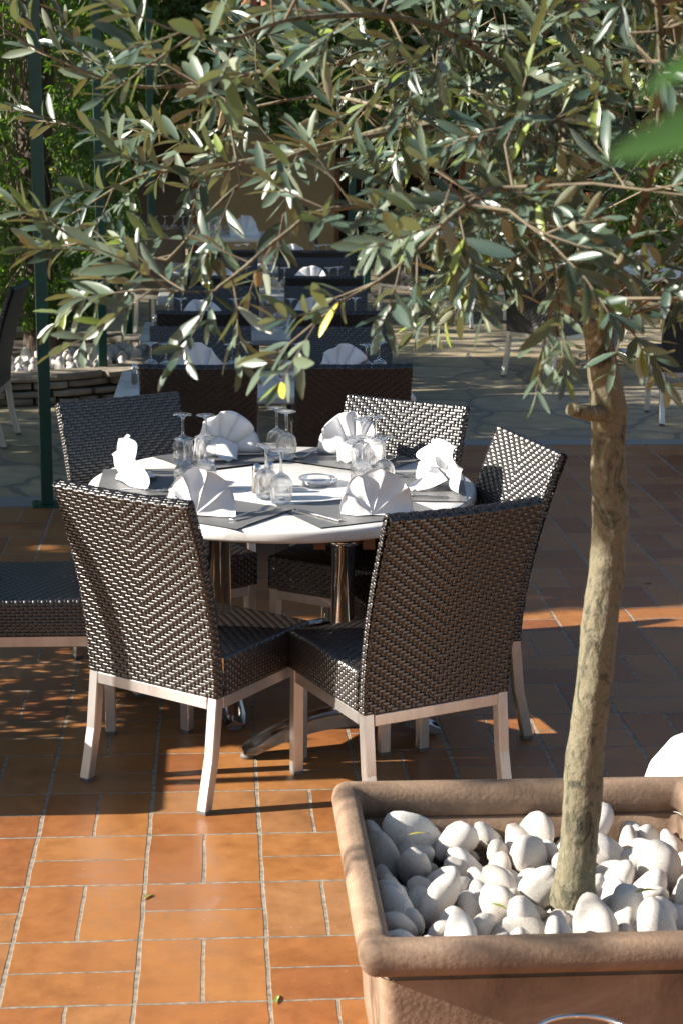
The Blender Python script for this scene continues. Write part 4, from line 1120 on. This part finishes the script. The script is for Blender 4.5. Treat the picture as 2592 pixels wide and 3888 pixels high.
# ------------------------------------------------------------------ round stone bed
BX, BY, BR = -.98, 8.95, 1.22
t = empty('stone_bed', (BX, BY, 0)); tag(t, 'low round bed of stacked rough stones full of white pebbles under the creeper trunk', 'planting bed')
sm = MB(); rs = random.Random(4)
for c in range(4):
    z0 = c * .052; a = rs.random()
    while a < 2 * pi + .001:
        ln = rs.uniform(.14, .34) if c < 3 else rs.uniform(.3, .5); da = ln / BR
        z1 = z0 + (rs.uniform(.038, .050) if c < 3 else rs.uniform(.032, .054)); n = 6; rr0 = BR - .20 - rs.uniform(0, .03); rr1 = BR + rs.uniform(-.05, .035) + (.02 if c == 3 else 0); g_ = .010 / BR
        o = len(sm.v)
        for i in range(n + 1):
            th = a + g_ + (da - 2 * g_) * i / n; j = .010 * noise.noise(Vector((th * 9, c * 3.1, 0)))
            e = .012 if i in (0, n) else 0
            for (rr, zz) in ((rr0, z0), (rr1 - e + j, z0 + .004), (rr1 + .008 - e + j, (z0 + z1) / 2), (rr1 - e + j - .004, z1 - .002 + j * .6), (rr0, z1 + j * .4)):
                sm.v.append((rr * cos(th), rr * sin(th), zz))
        for i in range(n):
            for k in range(5): sm.face((o + i * 5 + k, o + (i + 1) * 5 + k, o + (i + 1) * 5 + (k + 1) % 5, o + i * 5 + (k + 1) % 5))
        sm.face([o + k for k in range(5)][::-1]); sm.face([o + n * 5 + k for k in range(5)])
        a += da
sm.build('stone_wall', M_['stone'], t)
dm = MB(); dm.lathe([(.001, .15), (BR - .18, .14)], 32); dm.build('soil', M_['soil'], t)
cnt = 0; tries = 0; pl2 = []
while cnt < 130 and tries < 9000:
    tries += 1; a = rp.uniform(pi * .9, 2 * pi * 1.06); rr = (BR - .26) * sqrt(rp.uniform(.10, 1)); x, y = BX + rr * cos(a), BY + rr * sin(a); s = rp.uniform(.045, .085)
    if any((x - p) ** 2 + (y - q) ** 2 < ((s + r_) * .72) ** 2 for p, q, r_ in pl2): continue
    if (x + .76) ** 2 + (y - 9.0) ** 2 < .04: continue
    pl2.append((x, y, s)); cnt += 1


rings = {}
for q in pl2: rings.setdefault(int(((q[0] - BX) ** 2 + (q[1] - BY) ** 2) ** .5 / .16), []).append(q)
for k, r_ in rings.items():
    for i, (x, y, s) in enumerate(sorted(r_)):
        pebble(x, y, .145 + s * .60, s * .9, .6, 'white cobble in the stone bed, %s ring from the trunk, %s from left' % (NW[k + 1], NW[i + 1]), 'white cobbles in the stone bed')

def shade_hedge(x0, x1, y0, y1, h, cnt, label, sd_):
    c = Vector(((x0 + x1) / 2, (y0 + y1) / 2, 0)); t = empty('added_hedge', c); tag(t, label, 'hedge')
    def gen(q):
        x, y, z = q.uniform(x0, x1), q.uniform(y0, y1), q.uniform(.03, h * (1 + .05 * sin(q.random() * 6)))
        f = q.randrange(5)
        if f == 0: z = h - q.random() * .05
        elif f == 1: x = x1 - q.random() * .05
        elif f == 2: x = x0 + q.random() * .05
        elif f == 3: y = y0 + q.random() * .05
        else: y = y1 - q.random() * .05
        n = [Vector((0, 0, 1)), Vector((1, 0, 0)), Vector((-1, 0, 0)), Vector((0, -1, 0)), Vector((0, 1, 0))][f]
        return Vector((x, y, z)) - c, n
    foliage('foliage', '', '', gen, cnt, .055, sd_, parent=t)['kind'] = 'stuff'
    st_ = MB()
    for i in range(6):
        yy = y0 - c.y + (y1 - y0) * (i + .5) / 6; st_.tube([(0, yy, 0), (.02, yy + .03, h * .4), (-.03, yy, h * .8)], [.016, .012, .006], 6)
    st_.build('stems', M_['darkbark'], t)
shade_hedge(-1.75, -1.35, 1.50, 2.72, .98, 6000, 'unseen box hedge added to shade the floor beside the cut off chair', 61)  # hedge added out of view to darken the floor left of the table

# ------------------------------------------------------------------ house behind
t = empty('house', (2.5, 17.5, 0)); tag(t, 'beige rendered house with arched dark openings and clay tiled eaves beyond the tables', 'building')
wm = MB()
openings = [(-3.6, -2.2), (-.55, 1.05), (2.3, 3.9)]     # x ranges relative to the origin, arched
xs = -6.5
ZS = 1.30
def arch_wall(x0, x1, xm0, xm1, zs, top):
    "wall panel from x0 to x1 with an arched hole xm0..xm1, face at y=0, thickness .3"
    r = (xm1 - xm0) / 2; cx = (xm0 + xm1) / 2; n = 16
    arc = [(cx - r * cos(pi * k / n), zs + r * .75 * sin(pi * k / n)) for k in range(n + 1)]
    for yy in (0, .3):
        wm.add([(x0, yy, 0), (xm0, yy, 0), (xm0, yy, top), (x0, yy, top)], [(0, 1, 2, 3)])
        wm.add([(xm1, yy, 0), (x1, yy, 0), (x1, yy, top), (xm1, yy, top)], [(0, 1, 2, 3)])
        for k in range(n):
            a, b = arc[k], arc[k + 1]; wm.add([(a[0], yy, a[1]), (b[0], yy, b[1]), (b[0], yy, top), (a[0], yy, top)], [(0, 1, 2, 3)])
    for k in range(n):
        a, b = arc[k], arc[k + 1]; wm.add([(a[0], 0, a[1]), (b[0], 0, b[1]), (b[0], .3, b[1]), (a[0], .3, a[1])], [(0, 1, 2, 3)])
    for xx in (xm0, xm1): wm.add([(xx, 0, 0), (xx, .3, 0), (xx, .3, zs), (xx, 0, zs)], [(0, 1, 2, 3)])
prev = -7.0
for i, (a, b) in enumerate(openings):
    nx = (b + openings[i + 1][0]) / 2 if i < 2 else 7.0
    arch_wall(prev, nx, a, b, ZS, 3.1); prev = nx
wm.build('wall', M_['plaster'], t)
im = MB(); im.box((-7, 2.6, 0), (7, 2.7, 3.1)); im.box((-7, .31, 3.0), (7, 2.6, 3.09)); im.build('interior', M_['dark'], t)
for i, (a, b) in enumerate(openings):
    d_ = MB(); d_.box((a, .20, 0), (a + .07, .27, ZS), bev=.004); d_.box((b - .07, .20, 0), (b, .27, ZS), bev=.004); d_.box((a + .07, .20, ZS - .05), (b - .07, .27, ZS + .01), bev=.004); d_.build('door_frame', M_['wood'], t)
rm = MB()
for k in range(60):
    x = -7 + k * .235
    rm.tube([(x, -.55, 2.95), (x, 3.0, 4.6)], .105, 10)
rm.box((-7.1, -.45, 2.86), (7.1, -.38, 2.96)); rm.build('roof', M_['rooftile'], t)
bw = MB(); rb = random.Random(2)
for r_ in range(24):
    x = 0 - (.11 if r_ % 2 else 0)
    while x < 4:
        bw.box((x + .005, 0 + rb.uniform(0, .006), r_ * .075 + .004), (x + .212, .2, r_ * .075 + .070)); x += .22
bo = bw.build('brick_wall', M_['rooftile'], loc=(4.6, 14.9, 0)); tag(bo, 'low wall of red bricks at the far side beyond the shrubs', 'wall')

# ------------------------------------------------------------------ unseen trees added on the sun side to dapple the rear terrace
def shade_tree(x, y, r, z0, z1, cnt, label, sd_, dens=-.12):
    t = empty('dapple_tree', (x, y, 0)); tag(t, label, 'tree', 'unseen trees added to shade the rear terrace')
    tm = MB(); tm.tube([(0, 0, 0), (.06, .02, 1.0), (0, 0, z0 + .3), (.1, .1, (z0 + z1) / 2)], [.2, .16, .14, .08], 12)
    for i in range(6):
        a = i * 1.05; tm.tube([(0, 0, z0 + .2), (cos(a) * r * .4, sin(a) * r * .4, z0 + .9), (cos(a) * r * .75, sin(a) * r * .75, z0 + 1.5)], [.07, .05, .02], 8)
    tm.build('trunk', M_['darkbark'], t)
    def gen(q):
        v = Vector((q.uniform(-1, 1), q.uniform(-1, 1), q.uniform(-1, 1)))
        if v.x ** 4 + v.y ** 4 + v.z ** 4 > 1 or y + v.y * r < 2.70: return None  # crown stops short so sun still reaches the round table
        if noise.noise(v * 2.4 + Vector((sd_, 0, 0))) < dens: return None
        return Vector((v.x * r * .6, v.y * r, (z0 + z1) / 2 + v.z * (z1 - z0) / 2)), v.normalized()
    foliage('crown', '', '', gen, cnt, .15, sd_, parent=t, k=3)['kind'] = 'stuff'
shade_tree(-4.6, 5.0, 2.4, .8, 5.6, 15000, 'unseen leafy tree added for shade, nearest of the row', 51, -.34)
t = empty('shading_cypress', (-3.7, 3.02, 0)); tag(t, 'unseen slim tree added to narrow the sun streak on the tiles', 'tree')  # slim evergreen put in out of view, blocking part of a sun band
def gen_c(q):
    z = q.uniform(.25, 3.5); a = q.uniform(0, 6.283); R = .30 * min(1, (z - .1) * 1.6) * min(1, (3.7 - z) * 1.1) * (.6 + .4 * q.random())
    return Vector((R * cos(a), R * sin(a), z)), Vector((cos(a), sin(a), .2))
foliage('crown', '', '', gen_c, 5200, .075, 77, parent=t)['kind'] = 'stuff'
q_ = MB(); q_.tube([(0, 0, 0), (0, .01, 1.2), (0, 0, 3.3)], [.06, .05, .015], 10); q_.build('trunk', M_['darkbark'], t)
shade_tree(-5.4, 9.8, 3.0, .9, 5.6, 2300, 'unseen leafy tree added for shade, middle of the row', 52, -.02)
shade_tree(-5.8, 15.0, 3.0, 1.0, 6.5, 4200, 'unseen leafy tree added for shade, far end of the row', 53, -.05)

# ------------------------------------------------------------------ small foreground things
# big blurred leaves of a shrub beside the camera
t = empty('laurel_shrub', (1.02, -2.72, 0)); tag(t, 'laurel branch with broad bright green leaves close to the lens', 'shrub')
stm = MB(); stm.tube([(0, 0, 0), (.02, -.02, .8), (-.04, -.08, 1.5), (-.18, -.15, 1.88), (-.27, -.26, 2.03)], [.012, .010, .008, .006, .003], 8); stm.build('stem', M_['twig'], t)
lv = MB(); tn = []
O_ = Vector((1.02, -2.72, 0))
for (P, T, n, W_) in [((.742, -2.955, 2.048), (.629, -2.957, 2.003), (.1, -.8, .6), .0135), ((.737, -2.963, 2.008), (.624, -2.9646, 1.968), (.1, -.7, .7), .0165), ((.80, -2.9, 1.93), (.95, -3.0, 1.99), (0, 0, 1), .03), ((.86, -2.85, 1.86), (1.0, -2.7, 1.80), (0, 0, 1), .03), ((.78, -2.9, 2.05), (.80, -2.78, 2.12), (0, 0, 1), .03)]:
    P = Vector(P) - O_; d = Vector(T) - O_ - P; L_ = d.length
    leaf_pts(lv, Vector(P), Vector(d), Vector(n), L_, W_, .5, tn, curl=.12)
lo = lv.build('leaves', M_['bayleaf'], t); set_tone(lo, tn)
# chrome stand ring in front of the planter
t = empty('bucket_stand', (1.10, -1.005, 0)); tag(t, 'chrome ring of a wine bucket stand just showing before the planter', 'bucket stand')
rg = MB(); rg.tube([(.094 * cos(a * pi / 18), .094 * sin(a * pi / 18), .470) for a in range(37)], .0045, 8, caps=False); rg.build('ring', M_['chrome'], t)
for a in (.9, 3.0, 5.1):
    l = MB(); l.tube([(.094 * cos(a), .094 * sin(a), .466), (.094 * cos(a), .094 * sin(a), .25), (.15 * cos(a), .15 * sin(a), .004)], .004, 6); l.build('leg', M_['chrome'], t)
# white rounded thing and dark stack beyond the planter at the photo edge

t = empty('side_table', (2.22, .50, 0)); tag(t, 'low dark side table mostly hidden behind the planter at the photo edge', 'table')
mb = MB(); mb.box((-.30, -.27, .315), (.30, .27, .34), bev=.003); mb.build('tabletop', M_['menu'], t)
for x in (-.26, .26):
    for y in (-.23, .23):
        l = MB(); l.box((x - .015, y - .015, 0), (x + .015, y + .015, .3145), bev=.002); l.build('leg', M_['alu'], t)
jm = MB(); jm.lathe([(.001, 0), (.09, 0), (.14, .05), (.165, .16), (.16, .28), (.135, .37), (.09, .435), (.04, .465), (.001, .47)], 36)
tag(jm.build('ceramic_jar', M_['white_cloth2'], loc=(1.705, .42, 0)), 'glossy white rounded ceramic floor jar just behind the planter rim at the photo edge', 'jar')
rq = random.Random(3)
for k in range(14):
    b = MB(); b.box((-.10, -.13, -.003), (.10, .13, .003), bev=.001)
    o = b.build('slate_board', M_['menu'], loc=(2.06 + rq.uniform(-.01, .012) - .012 * k, .55 + rq.uniform(-.012, .012), .3445 + .0135 * k)); o.rotation_euler = (rq.uniform(-.01, .01), rq.uniform(-.012, .012), rq.uniform(-.14, .14))
    tag(o, 'thin dark board in the stack by the white jar, %s from the bottom' % NW[k + 1], 'slate board', 'dark boards stacked beside the white jar')

# fallen olive leaves
FL = [(.62, -.02, .0015, 'tiny dry olive leaf on the sunlit tiles just left of the planter'), (.30, .52, .0015, 'dry olive leaf lying on the sunlit tiles'), (.95, .14, .0015, 'dry olive leaf on the tiles behind the planter'),
      (.12, 1.75, .0015, 'dry olive leaf under the cut off chair'), (1.9, 2.2, .0015, 'dry olive leaf on the shaded tiles beyond the trunk'), (2.3, 3.4, .0015, 'dry olive leaf on the far shaded tiles'),
      (.90, -.13, PH - .050, 'yellow fallen leaf among the pebbles by the left wall'), (1.02, -.50, PH - .030, 'dry fallen leaf on the pebbles left of the trunk'), (1.36, -.46, PH - .030, 'green fallen leaf on the pebbles right of the trunk'), (1.30, -.15, PH - .055, 'brown fallen leaf on the rear pebbles')]
rl = random.Random(8)
for x, y, z, lab in FL:
    q = MB(); tn = []; a = rl.uniform(0, 6.28)
    leaf_pts(q, Vector((0, 0, .002)), Vector((cos(a), sin(a), .05)), Vector((rl.gauss(0, .1), rl.gauss(0, .1), 1)), rl.uniform(.035, .055), .012, rl.choice([.97, 1, 1]), tn, curl=.15)
    o = q.build('fallen_leaf', M_['oleaf'], loc=(x, y, z)); set_tone(o, tn); tag(o, lab, 'leaf', 'fallen leaves')
